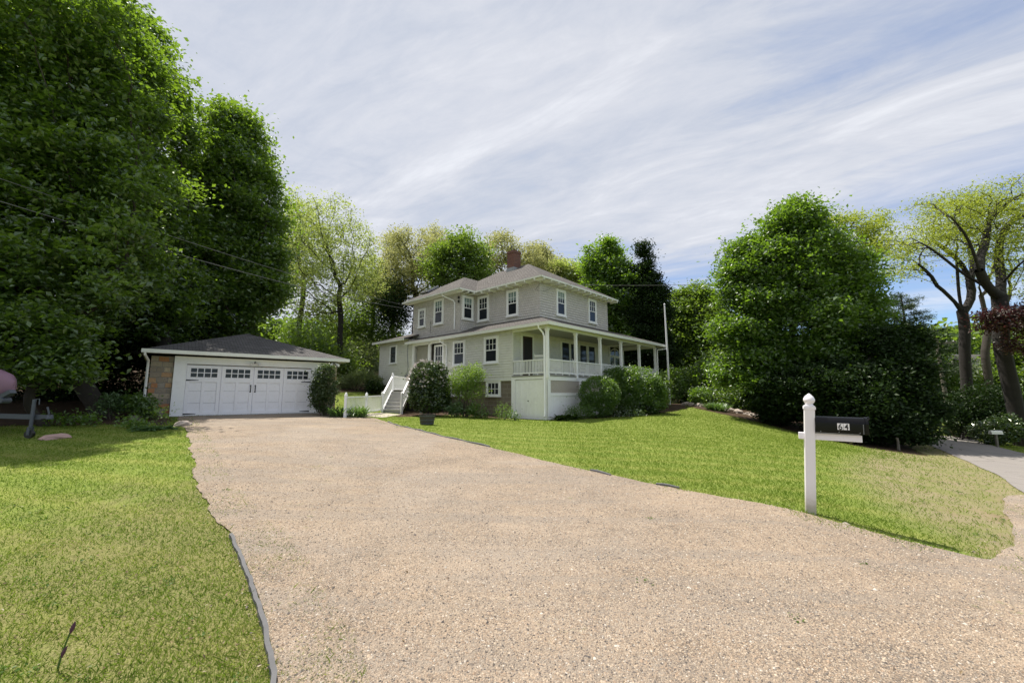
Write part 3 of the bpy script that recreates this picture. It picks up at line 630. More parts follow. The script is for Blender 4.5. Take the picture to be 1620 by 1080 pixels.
window(11.2, 2.55, 'F', .62, 2.8, 4.4, 'dark', trim=.08, name='porch_window', fm=M_trim); window(12.05, 2.55, 'F', .74, 2.66, 4.4, 'dark', trim=.1, name='porch_window', fm=M_trim)
mb = MB(); mb.bx(10.9, 12.5, 2.50, 2.53, 4.55, 5.2); tw_ = mb.build('fan_light', M_glass, house)
mb = MB(); mb.bx(10.82, 12.58, 2.46, 2.50, 4.50, 4.57); mb.bx(10.82, 10.9, 2.46, 2.50, 4.57, 5.2); mb.bx(12.5, 12.58, 2.46, 2.50, 4.57, 5.2); mb.bx(11.66, 11.70, 2.47, 2.50, 4.57, 5.2)
mb.tube([(11.68 - .75 * math.cos(a), 2.49, 4.58 + .5 * math.sin(a)) for a in np.linspace(0, PI, 13)], .03, 6); mb.build('muntin', M_trim, tw_)
# down spouts
def spout(pts, nm='downspout', par=None, m=None):
    mb = MB(); mb.tube(pts, .045, 8); return mb.build(nm, m or M_white, par or house)
spout([(-.44, .25, zp - .15), (-.42, .25, zp - .3), (-.14, .18, zp - .55), (-.14, .10, zp - .75), (-.14, .10, .55), (-.2, .08, .42)])
spout([(-.44, 8.85, zp - .15), (-.42, 8.85, zp - .3), (-.10, 8.6, zp - .55), (-.10, 8.55, zp - .75), (-.10, 8.55, .55)])
spout([(-.14, 9.1, zE - .12), (-.12, 9.1, zE - .25), (.36, 8.5, zE - .6), (.38, 8.35, zE - .8), (.38, 8.35, 6.0)])
spout([(14.6, -.44, zp - .15), (14.55, -.40, zp - .3), (13.5, -.14, zp - .45), (13.45, -.14, zp - .7), (13.45, -.14, 1.2)])
# entry steps and deck
ca, sa_ = math.sin(R(10)), math.cos(R(10)); invH = Matrix.Rotation(-R(46.9), 4, 'Z')
def hl(x, y, z): q = invH @ Vector((x - P0.x, y - P0.y, 0)); return Vector((q.x, q.y, z))
sb = Vector((-6.85, 24.0, .50)); fwd = Vector((math.sin(R(1)), math.cos(R(1)), 0)); rt = Vector((fwd.y, -fwd.x, 0))
def sp(a, f, z): q = sb + rt * a + fwd * f; return hl(q.x, q.y, z)
mb = MB(); n = 6; rise = .205; run = .27; zl = .52 + n * rise
for i in range(n):
    z = .52 + (i + 1) * rise
    mb.bar(sp(-.5, i * run + run / 2 - .03, z - .02), sp(.5, i * run + run / 2 - .03, z - .02), run + .07, .04)
    mb.bar(sp(-.49, i * run + .05, z - .125), sp(.49, i * run + .05, z - .125), .02, .160)
stp = mb.build('stair', M_tread, house)
for s_ in (-.53, .53): mb = MB(); mb.bar(sp(s_, -.02, .60), sp(s_, n * run + .05, zl + .02), .05, .28); mb.build('stringer', M_white, stp)
fx = n * run
mb = MB(); mb.slab([sp(-.6, fx - .02, zl + .002), sp(.6, fx - .02, zl + .002), hl(-4.0, 27.2, zl + .002), Vector((-.03, 8.2, zl + .002)), Vector((-.03, 12.6, zl + .002))], .2); mb.build('entry_deck', M_trim, house)
mb = MB(); q = [sp(-.55, fx + .1, 0), sp(.55, fx + .1, 0), hl(-4.2, 27.2, 0), Vector((-.1, 8.4, 0)), Vector((-.1, 12.5, 0))]
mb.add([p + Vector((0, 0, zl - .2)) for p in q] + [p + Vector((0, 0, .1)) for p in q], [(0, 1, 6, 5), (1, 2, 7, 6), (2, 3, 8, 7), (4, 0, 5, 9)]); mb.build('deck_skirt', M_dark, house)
def newel(p, z0, z1, par=None, m=None):
    mb = MB(); mb.bar(p + Vector((0, 0, z0)), p + Vector((0, 0, z1)), .11, .11, (1, 0, 0)); mb.lathe([(.075, z1), (.08, z1 + .02), (.045, z1 + .04), (.05, z1 + .07), (.04, z1 + .10), (.01, z1 + .12)], p, 12); return mb.build('newel_post', m or M_white, par or house)
def sloperail(a, b, h0=.95, m=None, par=None):
    """a, b: feet of the rail (3D)"""
    mb = MB(); n = max(3, int((b - a).length / .135)); upv = Vector((0, 0, 1))
    mb.bar(a + upv * h0, b + upv * h0, .09, .06); mb.bar(a + upv * .14, b + upv * .14, .05, .06)
    d = (b - a).normalized(); dd = Vector((d.x, d.y, 0))
    for i in range(1, n): p = a.lerp(b, i / n); mb.bar(p + upv * .15, p + upv * (h0 - .02), .026, .026, dd)
    return mb
def z0_(p, z): return Vector((p.x, p.y, z))
Lp, Rp = sp(-.56, -.12, 0), sp(.56, -.12, 0); Lt, Rt = sp(-.56, fx + .05, 0), sp(.56, fx + .05, 0)
newel(Lp, .3, 1.62); newel(Rp, .3, 1.62); newel(Lt, zl, zl + 1.02); newel(Rt, zl, zl + 1.02)
sloperail(z0_(Lp, .55), z0_(Lt, zl)).build('stair_railing', M_white, house); sloperail(z0_(Rp, .55), z0_(Rt, zl)).build('stair_railing', M_white, house)
sloperail(z0_(Lt, zl), Vector((-.1, 12.4, zl))).build('deck_railing', M_white, house); sloperail(z0_(Rt, zl), hl(-4.1, 27.1, zl)).build('deck_railing', M_white, house)
# service cable, meter, small lamps
mb = MB(); mb.tube([(-.03, 13.3, 5.6), (-.04, 13.35, 4.6), (-.04, 13.2, 3.6), (-.04, 13.4, 2.9)], .022, 6); mb.build('service_cable', M_grey, house)
mb = MB(); mb.bx(-.16, -.02, 13.1, 13.45, 2.6, 3.0); mb.bx(-.14, -.02, 12.8, 13.0, 2.6, 2.85); mb.build('meter_box', M_grey, house)
mb = MB(); mb.lathe([(.05, 0), (.07, .05), (.07, .15), (.02, .2)], (.40, 7.95, 8.05), 10); mb.lathe([(.05, 0), (.07, .05), (.07, .15), (.02, .2)], (.40, 7.95, 7.78), 10); mb.build('wall_lamp', M_black, house)
mb = MB(); mb.tube([(1.83, 1.96, 8.3), (1.8, 2.3, 7.95), (1.84, 2.05, 7.85), (2.3, 1.94, 7.9), (2.9, 1.96, 8.2)], .012, 5); mb.build('loose_cable', M_grey, house)
mb = MB(); mb.tube([(.42, 11.15, 6.0), (.42, 11.15, 6.75), (.40, 11.05, 6.9)], .014, 5); mb.build('antenna', M_grey, house)

# rocking chairs on the porch
def rocker(x, y, rz, label):
    q = HW(x, y, 2.62); t = thing('rocking_chair', label, 'rocking chair', q, R(46.9) + rz, 'white rocking chairs on the porch')
    mb = MB(); mb.bx(-.27, .27, -.25, .25, .42, .46); mb.build('seat', M_trim, t)
    for s_ in (-.27, .27):
        mb = MB(); mb.tube([(s_, -.45, .09), (s_, -.25, .03), (s_, 0, .02), (s_, .25, .03), (s_, .55, .11)], .022, 6); mb.build('rocker_rail', M_trim, t)
        mb = MB(); mb.tube([(s_, -.24, .03), (s_, -.24, .66)], .022, 6); mb.build('leg', M_trim, t)
        mb = MB(); mb.tube([(s_, .24, .03), (s_, .27, .5), (s_, .42, 1.18), (s_, .43, 1.22)], .024, 6); mb.build('back_post', M_trim, t)
        mb = MB(); mb.bx(s_ - .04, s_ + .04, -.30, .32, .66, .69); mb.build('armrest', M_trim, t)
    mb = MB()
    for z, yy in ((.62, .30), (1.10, .41)):
        mb.bar((-.26, yy, z), (.26, yy, z), .03, .09 if z > 1 else .05)
    for k in range(7): xx = -.21 + k * .07; mb.bar((xx, .30, .62), (xx, .41, 1.08), .03, .02, (1, 0, 0))
    mb.build('backrest', M_trim, t)
rocker(.95, 1.15, PI / 2 + .3, 'white rocking chair on the porch in front of the dark screen door, seen side on')
rocker(3.1, 1.75, .5, 'white rocking chair on the porch half hidden behind the corner post')
rocker(4.9, 1.2, .0 , 'white rocking chair with ladder back in front of the porch windows')
rocker(10.2, 1.3, .2, 'white rocking chair at the far end of the porch near the fan light door')

# ============================================================ THE GARAGE
G0 = Vector((-13.756, 16.9, 0)); ga = R(40); garage = thing('garage', 'low stone garage with white double door and grey pyramid shingle roof', 'garage', (G0.x, G0.y, 0), ga)
mb = MB(); mb.bx(-.76, 6.40, .10, 7.0, -.1, 3.12); mb.build('stone_wall', M_stone, garage)
mb = MB(); mb.bx(-.03, .38, -.02, .12, .62, 2.84); mb.bx(5.18, 5.66, -.02, .12, .62, 2.84); mb.bx(-.03, 5.9, -.03, .12, 2.84, 3.14); mb.bx(-.05, .0, .12, .25, .62, 2.84); mb.build('door_surround', M_white, garage)
mb = MB(); c = (2.82, 3.6); e = .98; zr = 3.34
roofpiece(mb, [(-1.0, -.55, zr), (-1.0, 7.6, zr), (6.72, 7.6, zr), (6.72, -.55, zr)], [(2.80, 3.2, 4.68), (2.92, 3.9, 4.68)], .06); mb.build('roof', M_roofg, garage)
mb = MB(); mb.bx(-1.06, 6.78, -.64, -.55, zr - .15, zr - .01); mb.bx(-1.06, -1.0, -.55, 7.6, zr - .15, zr - .012); mb.bx(6.72, 6.78, -.55, 7.6, zr - .15, zr - .012); mb.build('gutter', M_trim, garage)
mb = MB(); mb.bx(-.98, 6.7, -.54, .1, zr - .12, zr - .08); mb.build('soffit', M_trim, garage)
mb = MB(); mb.bx(.38, 5.18, .034, .08, .70, 2.80)
gd_ = mb.build('garage_door', M_vinyl, garage)
mb = MB(); pw = 4.80 / 4
for k in range(4):
    xa = .38 + k * pw
    mb.bx(xa + .012, xa + .13, -.002, .034, .72, 2.79); mb.bx(xa + pw - .13, xa + pw - .012, -.002, .034, .72, 2.79)
    mb.bx(xa + .13, xa + pw - .13, -.002, .034, 2.70, 2.79); mb.bx(xa + .13, xa + pw - .13, -.002, .034, 2.10, 2.27); mb.bx(xa + .13, xa + pw - .13, -.002, .034, .72, .86)
    mb.bx(xa + pw / 2 - .05, xa + pw / 2 + .05, -.001, .034, .86, 2.10)
mb.build('door_batten', M_vinyl, gd_)
mb = MB()
for z in (1.22, 1.72): mb.bx(.385, 5.175, .026, .0352, z, z + .007)
mb.build('panel_joint_shade', M_grey, gd_)  # thin grey strips at the section joints, groove shade put in as colour
for k in range(4):
    xa = .38 + k * pw + .13; xb = xa + pw - .26; mb = MB()
    for i in range(5): xx = xa + (xb - xa) * i / 4; mb.bx(xx - .016, xx + .016, -.008, .02, 2.27, 2.70)
    for z in (2.285, 2.485, 2.685): mb.bx(xa, xb, -.0075, .02, z - .016, z + .016)
    wf = mb.build('window_panel', M_vinyl, gd_)
    mb = MB(); mb.bx(xa, xb, .006, .014, 2.28, 2.69); mb.build('pane', M_glass, wf)
for xx in (2.69, 2.87): mb = MB(); mb.tube([(xx, -.005, 1.98), (xx, -.05, 1.95), (xx, -.05, 1.72), (xx, -.005, 1.69)], .017, 6); mb.bx(xx - .03, xx + .03, -.012, .0, 1.95, 2.0); mb.bx(xx - .03, xx + .03, -.012, .0, 1.67, 1.72); mb.build('handle', M_black, gd_)
for xa, xb in ((.39, .85), (4.72, 5.17)):
    for z in (2.17, .78):
        mb = MB(); s_ = 1 if xa < 1 else -1; a = xa if s_ > 0 else xb
        mb.add([(a, -.008, z - .03), (a, -.008, z + .03), (a + s_ * .42, -.008, z + .012), (a + s_ * .42, -.008, z - .012), (a, -.001, z - .03), (a, -.001, z + .03), (a + s_ * .42, -.001, z + .012), (a + s_ * .42, -.001, z - .012)], [(0, 1, 2, 3), (4, 7, 6, 5), (0, 4, 5, 1), (1, 5, 6, 2), (2, 6, 7, 3), (3, 7, 4, 0)]); mb.build('hinge', M_black, gd_)
mb = MB(); mb.bx(-.1, 5.7, -.22, .02, .3, .705); mb.build('threshold', M_conc, garage)
spout([(-.95, -.58, zr - .12), (-.95, -.56, zr - .22), (-.84, -.1, zr - .42), (-.84, .02, zr - .6), (-.84, .04, 1.05), (-.9, -.06, .95)], 'downspout', garage)
def floodlamp(x, y, z, par):
    mb = MB(); mb.lathe([(.05, 0), (.05, .03)], (x, y, z), 12); o = mb.build('flood_light', M_grey, par)
    for s_ in (-1, 1):
        mb = MB(); mb.tube([(x, y, z), (x + s_ * .1, y - .05, z + .02)], .014, 6); mb.tube([(x + s_ * .08, y - .04, z + .04), (x + s_ * .12, y - .10, z + .0), (x + s_ * .19, y - .2, z - .08)], [.03, .05, .062], 12); mb.build('lamp_head', M_white, o)
    mb = MB(); mb.tube([(x, y - .02, z + .03), (x, y - .08, z + .08)], .03, 8); mb.build('sensor', M_grey, o)
floodlamp(2.78, -.05, 2.95, garage); floodlamp(6.1, -.35, 3.06, garage)

# ============================================================ MAILBOX
mx, my = 4.11, 5.95; mz = h(mx, my)
mail = thing('mailbox', 'black metal mailbox numbered 64 on a white post with acorn finial', 'mailbox', (mx, my, mz), R(-8))
mail.rotation_euler = (R(1.2), R(1.2), R(-29))
mb = MB(); mb.bx(-.059, .059, -.059, .059, -.2, 1.43); po_ = mb.build('post', M_postv, mail, .006); po_.rotation_euler.y = R(2.2)
mb = MB(); mb.bx(-.068, .068, -.068, .068, 1.425, 1.462); mb.bx(-.06, .06, -.06, .06, 1.462, 1.475)
mb.lathe([(.05, 1.475), (.052, 1.485), (.04, 1.495), (.055, 1.515), (.068, 1.54), (.068, 1.565), (.055, 1.595), (.034, 1.618), (.014, 1.635), (.002, 1.645)], (0, 0, 0), 28); fi_ = mb.build('finial', M_vinyl, mail); fi_.rotation_euler.y = R(2.2)
mb = MB(); mb.bx(-.085, .61, -.03, .03, 1.01, 1.10); mb.build('arm', M_vinyl, mail, .004)
bxm = MB(); L0, L1 = .105, .64; prof = [(-.085, 1.12), (.085, 1.12), (.085, 1.25)] + [(.085 * math.cos(a), 1.25 + .085 * math.sin(a)) for a in np.linspace(0, PI, 14)[1:]]
n = len(prof); bxm.add([(L0, y, z) for y, z in prof] + [(L1, y, z) for y, z in prof], [tuple(range(n)), tuple(range(2 * n - 1, n - 1, -1))] + [(i, n + i, n + (i + 1) % n, (i + 1) % n) for i in range(n)], False)
body = bxm.build('box', M_mbox, mail)
for p in body.data.polygons: p.use_smooth = len(p.vertices) == 4
body.data.set_sharp_from_angle(angle=R(35))
dm = MB(); pr2 = [(y * 1.06, 1.19 + (z - 1.19) * 1.05) for y, z in prof]; dm.add([(L1 + .002, y, z) for y, z in pr2] + [(L1 + .035, y, z) for y, z in pr2], [tuple(range(n)), tuple(range(2 * n - 1, n - 1, -1))] + [(i, n + i, n + (i + 1) % n, (i + 1) % n) for i in range(n)]); dm.build('box_door', M_mbox, mail)
mb = MB()
for xx in (.16, .36, .58): mb.tube([(xx, -.0855, 1.135), (xx, -.089, 1.135)], .006, 8)
mb.build('screw', M_grey, mail)
mb = MB(); mb.bx(.616, .622, -.0865, .0865, 1.12, 1.25); mb.build('seam', M_grey, mail)
mb = MB(); mb.bx(.09, .13, .03, .036, 1.10, 1.115); mb.bx(.1, .58, -.07, .07, 1.102, 1.118); mb.build('bracket', M_grey, mail)
mb = MB(); mb.tube([(L1 + .035, 0, 1.30), (L1 + .06, 0, 1.325), (L1 + .045, 0, 1.345)], .012, 6); mb.build('latch', M_black, mail)
mb = MB(); mb.bx(.345, .407, -.0885, -.086, 1.168, 1.252); mb.bx(.411, .473, -.0885, -.086, 1.168, 1.252); plate = mb.build('number_plate', M_white, mail)
for ch, x in (('6', .348), ('4', .413)):
    fc = bpy.data.curves.new('digit', 'FONT'); fc.body = ch; fc.size = .108; fc.extrude = .0006; fc.offset = .0012
    to = bpy.data.objects.new('digit', fc); COL.objects.link(to); dg = bpy.context.evaluated_depsgraph_get(); me = bpy.data.meshes.new_from_object(to.evaluated_get(dg))
    bpy.data.objects.remove(to); me.materials.clear(); me.materials.append(M_black)
    o = bpy.data.objects.new('digit', me); COL.objects.link(o); o.parent = plate; o.rotation_euler = (PI / 2, 0, 0); o.location = (x, -.0912, 1.171)
    bb = [v.co.x for v in me.vertices]; w_ = max(bb) - min(bb); o.scale = (.044 / w_, 1, 1); o.location.x = x + .006 - min(bb) * .044 / w_

# distant white box by the road
q = Vector((24.4, 21.3, h(24.4, 21.3)))
t = thing('roadside_mailbox', 'small white box on a short post in front of the dark shrub by the road', 'mailbox', q, R(-10))
mb = MB(); mb.bx(-.04, .04, -.04, .04, -.2, .75); mb.build('post', M_wood, t)
mb = MB(); mb.bx(-.24, .24, -.10, .10, .66, .74); mb.tube([(-.24, 0, .76), (.24, 0, .76)], .085, 12); mb.build('box', M_trim, t)

# flag pole, stake
q = Vector((11.95, 31.7, h(11.95, 31.7))); t = thing('flagpole', 'tall bare white flagpole standing on the lawn past the end of the porch', 'flagpole', q)
mb = MB(); mb.tube([(0, 0, -.2), (0, 0, 4), (-.05, 0, 7.65)], [.085, .075, .05], 12); mb.build('pole', M_vinyl, t); mb = MB(); mb.lathe([(.02, 0), (.07, .05), (.07, .1), (.01, .16)], (-.05, 0, 7.65), 12); mb.build('cap', M_vinyl, t)
q = (16.9, 18.55); mb = MB(); mb.tube([(0, 0, -.1), (.02, 0, .3), (0, .01, .52)], [.055, .05, .045], 8); o = mb.build('wooden_stake', M_wood); o.location = (*q, h(*q)); tag(o, 'short weathered stake at the lawn edge under the dark trees', 'stake')

# half barrel planter
q = (-3.50, 17.35); t = thing('barrel_planter', 'weathered wooden half barrel planter standing on the lawn edge', 'planter', (*q, h(*q)))
mb = MB(); K = 22
for k in range(K):
    a0_, a1_ = 2 * PI * (k + .04) / K, 2 * PI * (k + .96) / K; vs = []
    for r_, z in ((.265, 0), (.30, .2), (.335, .42)):
        for a in (a0_, a1_): vs += [(r_ * math.cos(a), r_ * math.sin(a), z), ((r_ - .025) * math.cos(a), (r_ - .025) * math.sin(a), z)]
    fs = []
    for i in (0, 4): fs += [(i, i + 2, i + 6, i + 4), (i + 1, i + 5, i + 7, i + 3), (i, i + 4, i + 5, i + 1), (i + 2, i + 3, i + 7, i + 6)]
    fs.append((8, 10, 11, 9)); mb.add(vs, fs)
mb.build('stave', M_cask, t)
for z, r_ in ((.05, .277), (.18, .299), (.35, .327)): mb = MB(); mb.lathe([(r_, z - .016), (r_ + .004, z - .016), (r_ + .010, z + .02), (r_ + .004, z + .02)], k=32); mb.build('hoop', M_trailer, t)
mb = MB(); mb.lathe([(.001, .36), (.31, .355), (.31, .33)], k=24); mb.build('potting_soil', M_soil, t)

# picket fence by the path
FP = [(-7.55, 19.0), (-7.45, 21.4), (-7.42, 23.75)]
t = thing('picket_fence', 'low white picket fence running beside the path to the entry steps', 'fence', (FP[0][0], FP[0][1], 0)); t0 = Vector((FP[0][0], FP[0][1], 0))
for (x, y) in FP[:2]: newel(Vector((x, y, 0)) - t0, h(x, y) - .1, h(x, y) + 1.02, t)
for a, b in zip(FP[:-1], FP[1:]):
    A = Vector((a[0], a[1], h(*a) + .0)) - t0; B = Vector((b[0], b[1], h(*b) + .0)) - t0; sloperail(A, B, .92).build('rail_panel', M_white, t)

# covered boat on its trailer
tz = h(-13.2, 10.9)
bt = thing('boat_trailer', 'grey boat trailer with tongue, winch post and jack wheel on the shaded lawn', 'trailer', (-12.35, 10.85, tz), R(8))
mb = MB(); mb.bar((.2, 0, .52), (-2.2, 0, .62), .09, .12); mb.bar((-2.1, 0, .60), (-5, .5, .62), .08, .10); mb.bar((-2.1, 0, .60), (-5, -.5, .62), .08, .10); mb.bar((-4.2, -1, .45), (-4.2, 1, .45), .08, .08); mb.build('frame', M_trailer, bt)
mb = MB(); mb.bar((.17, 0, .53), (.40, 0, .54), .10, .09); mb.tube([(.30, 0, .55), (.34, 0, .60), (.28, 0, .78)], .02, 6); mb.lathe([(.07, .47), (.075, .53), (.04, .58)], (.36, 0, 0), 12); mb.build('coupler', M_trailer, bt)
mb = MB(); mb.tube([(.05, -.10, .25), (.05, -.10, .98)], .038, 10); mb.tube([(.05, -.10, .97), (.16, -.10, .99), (.17, -.10, .84)], .012, 6); jk = mb.build('jack', M_trailer, bt)
mb = MB(); mb.tube([(.05, -.14, .10), (.05, -.06, .10)], .10, 16); mb.build('jack_wheel', M_black, jk); mb = MB(); mb.bar((.05, -.15, .08), (.05, -.15, .28), .02, .06, (1, 0, 0)); mb.bar((.05, -.05, .08), (.05, -.05, .28), .02, .06, (1, 0, 0)); mb.build('wheel_fork', M_trailer, jk)
mb = MB(); mb.bar((-1.15, 0, .58), (-.65, 0, 1.12), .08, .10); mb.bar((-.75, 0, 1.05), (-.55, 0, 1.18), .16, .10); mb.tube([(-.72, -.12, .95), (-.72, .12, .95)], .08, 10); mb.build('winch_post', M_trailer, bt)
for y in (-1.1, 1.1): mb = MB(); mb.tube([(-4.2, y - .1, .30), (-4.2, y + .1, .30)], .30, 20); mb.build('wheel', M_black, bt)
mb = MB(); secs = []
for (x, wd, zk, zg, zt_) in ((-.62, .03, 1.22, 1.42, 1.52), (-.75, .22, 1.10, 1.38, 1.72), (-1.1, .48, .98, 1.36, 1.86), (-1.7, .75, .85, 1.34, 1.93), (-2.6, .95, .78, 1.32, 2.02), (-4.2, 1.02, .75, 1.30, 2.10), (-5.8, .98, .75, 1.30, 1.9)):
    secs.append([(x, 0, zk)] + [(x, wd * math.sin(a * 1.0) , zk + (zg - zk) * (1 - math.cos(a))) for a in (.5, 1.0, 1.35)] + [(x, wd, zg)] + [(x, wd * math.cos(a), zg + (zt_ - zg) * math.sin(a)) for a in (.3, .6, .9, 1.2, 1.57)])
K = len(secs[0]); vs = []; 
for s_ in secs: vs += s_ + [(x, -y, z) for x, y, z in s_[-2:0:-1]]
K2 = 2 * K - 2; fs = []
for i in range(len(secs) - 1):
    for j in range(K2): fs.append((i * K2 + j, i * K2 + (j + 1) % K2, (i + 1) * K2 + (j + 1) % K2, (i + 1) * K2 + j))
fs += [tuple(range(K2)), tuple(range((len(secs) - 1) * K2, len(secs) * K2))]
mb.add(vs, fs, True); o = mb.build('covered_boat', M_tarp); o.location = (-12.38, 10.95, tz - .08); o.rotation_euler = (0, 0, R(8)); so_ = []
for xs_, wd_, zg_, zt_ in ((-1.1, .48, 1.36, 1.86), (-1.9, .79, 1.338, 1.95), (-2.6, .95, 1.32, 2.02)):
    mbs = MB(); mbs.tube([(xs_, wd_ * 1.012 * math.cos(a), zg_ + (zt_ - zg_) * 1.012 * math.sin(a)) for a in np.linspace(-.1, PI + .1, 17)], .014, 5); mbs.build('strap', M_black, o)
tag(o, 'boat under a mauve tarpaulin, its bow at the left edge on the trailer', 'boat')
mb = MB(); mb.tube([(-.63, 0, 1.43), (-.85, .28, 1.36), (-1.3, .6, 1.33), (-2.6, .97, 1.3), (-5.7, 1.0, 1.28)], .018, 6); mb.tube([(-.63, 0, 1.43), (-.85, -.28, 1.36), (-1.3, -.6, 1.33), (-2.6, -.97, 1.3), (-5.7, -1.0, 1.28)], .018, 6); mb.build('cover_rope', M_black, o)

# lawn edging strips
def strip(pts, name, label, wd, m, n=120):
    q = smooth_line(pts, n, 4); q = q + np.convolve(rng.normal(size=n), np.ones(5) / 5, 'same')[:, None] * .006
    mb = MB(); z = H(q[:, 0], q[:, 1]) + .02 * np.sin(q[:, 0] * .9 + 1) * np.cos(q[:, 1] * .7) + .008
    P = [Vector((a, b, c)) for (a, b), c in zip(q, z)]; vs = []; fs = []
    for i, p in enumerate(P):
        d = (P[min(i + 1, n - 1)] - P[max(i - 1, 0)]).normalized(); s_ = Vector((d.y, -d.x, 0)) * wd / 2; hh = .035 + .01 * math.sin(i * .35)
        vs += [p - s_ - Vector((0, 0, .03)), p - s_ * .8 + Vector((0, 0, hh)), p + s_ * .8 + Vector((0, 0, hh * .85)), p + s_ - Vector((0, 0, .03))]
    for i in range(n - 1):
        for j in range(3): fs.append((4 * i + j, 4 * i + j + 1, 4 * i + 5 + j, 4 * i + 4 + j))
    mb.add(vs, fs); o = mb.build(name, m); return tag(o, label, 'lawn edging')
strip([(-3.04, 4.70), (-2.75, 4.36), (-2.32, 3.85), (-1.84, 3.25), (-1.51, 2.80), (-1.32, 2.52), (-1.1, 2.0), (-.85, 1.2)], 'lawn_edging', 'grey plastic edging strip between left lawn and gravel in the foreground', .035, M_edge)
strip([(-5.2, 17.6), (-4.3, 16.0), (-3.2, 14.45), (-2.18, 13.02), (-1.3, 12.2), (-0.6, 11.4)], 'lawn_edging', 'dark edging strip where the house lawn meets the driveway beyond the barrel', .05, M_edge)
for pts, lb in (([(1.55, 8.42), (1.85, 8.0)], 'short bit of exposed edging left of the mailbox, the farther one'), ([(2.45, 7.28), (2.75, 7.05)], 'short bit of exposed edging left of the mailbox, the nearer one')): strip(pts, 'lawn_edging', lb, .04, M_edge, 12)

# wires and utility pole
def cable(a, b, sag, label, r=.011):
    a = Vector(a); b = Vector(b); mb = MB(); c = (a + b) / 2
    pts = [a.lerp(b, t) - Vector((0, 0, sag * 4 * t * (1 - t))) - c for t in np.linspace(0, 1, 40)]; mb.tube(pts, r, 6)
    o = mb.build('overhead_wire', M_wire); o.location = c; tag(o, label, 'wire')
we = HW(-.1, 13.9, 8.4)
cable(at(-60, 262, 11), we, .25, 'upper of two overhead wires crossing the dark trees at left')
cable(at(-60, 300, 11), we - Vector((0, 0, .25)), .35, 'lower and thicker of two overhead wires crossing the dark trees at left', .015)
cable(HW(1.8, 1.95, 8.3), at(1560, 398, 27), .9, 'single overhead wire from the house corner across to the trees at right', .012)
px_ = at(1500, 640, 30); pz = h(px_.x, px_.y)
t = thing('utility_pole', 'wooden utility pole with crossarm between the pine and the pale barked trees', 'utility pole', (px_.x, px_.y, pz))
mb = MB(); mb.tube([(0, 0, -.3), (-.25, 0, at(1493, 535, 30).z - pz)], [.15, .11], 10); mb.build('pole', M_wood, t)
mb = MB(); mb.bar((-1.6, 0, at(0, 543, 30).z - pz - .1), (1.1, 0, at(0, 543, 30).z - pz + .08), .12, .14); mb.build('crossarm', M_wood, t)
for x in (-1.5, -.9, .5, 1.0): mb = MB(); mb.lathe([(.03, 0), (.06, .04), (.04, .09), (.06, .12), (.02, .17)], (x, 0, at(0, 543, 30).z - pz + .05), 10); mb.build('insulator', M_grey, t)
# house roof glimpsed far right
q = at(1537, 620, 60); t = thing('distant_house', 'grey roof of a far house glimpsed between the pale barked tree trunks', 'house', (q.x, q.y, h(q.x, q.y)))
zr_ = at(0, 578, 60).z - h(q.x, q.y); mb = MB(); mb.bx(-5, 5, -3, 3, 0, zr_ - .2); mb.build('wall', M_siding, t); mb = MB(); roofpiece(mb, [(-5.6, -3.6, zr_ - .2), (5.6, -3.6, zr_ - .2), (5.6, 3.6, zr_ - .2), (-5.6, 3.6, zr_ - .2)][::-1], [(-2.5, 0, zr_ + 1.6), (2.5, 0, zr_ + 1.6)][::-1]); mb.build('roof', M_roofg, t)
mb = MB(); mb.bx(-2, -1, -3.06, -2.98, 1.2, 2.6); mb.bx(1, 2, -3.06, -2.98, 1.2, 2.6); mb.build('window', M_glass, t)

# ============================================================ VEGETATION
def leaves(name, C, size, m, parent=None, up=.6, aspect=.62, droop=0., jit=.35):
    """C: (n,3) leaf positions -> one mesh of folded leaf blades"""
    n = len(C); N = rng.normal(size=(n, 3)); N[:, 2] = np.abs(N[:, 2]) * (1 + up) + up * .6; N /= np.linalg.norm(N, axis=1)[:, None]
    D = rng.normal(size=(n, 3)); D[:, 2] -= droop; D -= (D * N).sum(1)[:, None] * N; D /= np.linalg.norm(D, axis=1)[:, None] + 1e-9
    S = np.cross(N, D); s = (size * (1 + jit * rng.normal(size=n)).clip(.45, 1.8))[:, None]
    V = np.stack([C - D * s * .5, C + S * s * aspect * .5 + N * s * .10 - D * s * .05, C + D * s * .5 - N * s * .06, C - S * s * aspect * .5 + N * s * .10 - D * s * .05], 1).reshape(-1, 3)
    return npmesh(name, V, np.arange(n * 4).reshape(n, 4), m, parent)
def inblobs(blobs, n, shell=.0):
    """sample points in ellipsoids (cx,cy,cz,rx,ry,rz)"""
    B = np.array(blobs, float); w_ = (B[:, 3] * B[:, 4] * B[:, 5]) ** (.8); k = rng.choice(len(B), n, p=w_ / w_.sum())
    d = rng.normal(size=(n, 3)); d /= np.linalg.norm(d, axis=1)[:, None]; r = (shell ** 3 + (1 - shell ** 3) * rng.random(n)) ** (1 / 3)
    return B[k, :3] + d * r[:, None] * B[k, 3:]
def lumpy(blobs, k=13, f=.33, core=.90):
    """give every crown lobe smaller knobs so that the outline is uneven"""
    out = []
    for b in blobs:
        b = list(b); out.append((b[0], b[1], b[2], b[3] * core, b[4] * core, b[5] * core))
        for i in range(k):
            d = rng.normal(size=3); d /= np.linalg.norm(d); q = f * (.6 + .7 * rng.random()); out.append((b[0] + d[0] * b[3] * .78, b[1] + d[1] * b[4] * .78, b[2] + d[2] * b[5] * .78, b[3] * q, b[4] * q, b[5] * q))
    return out
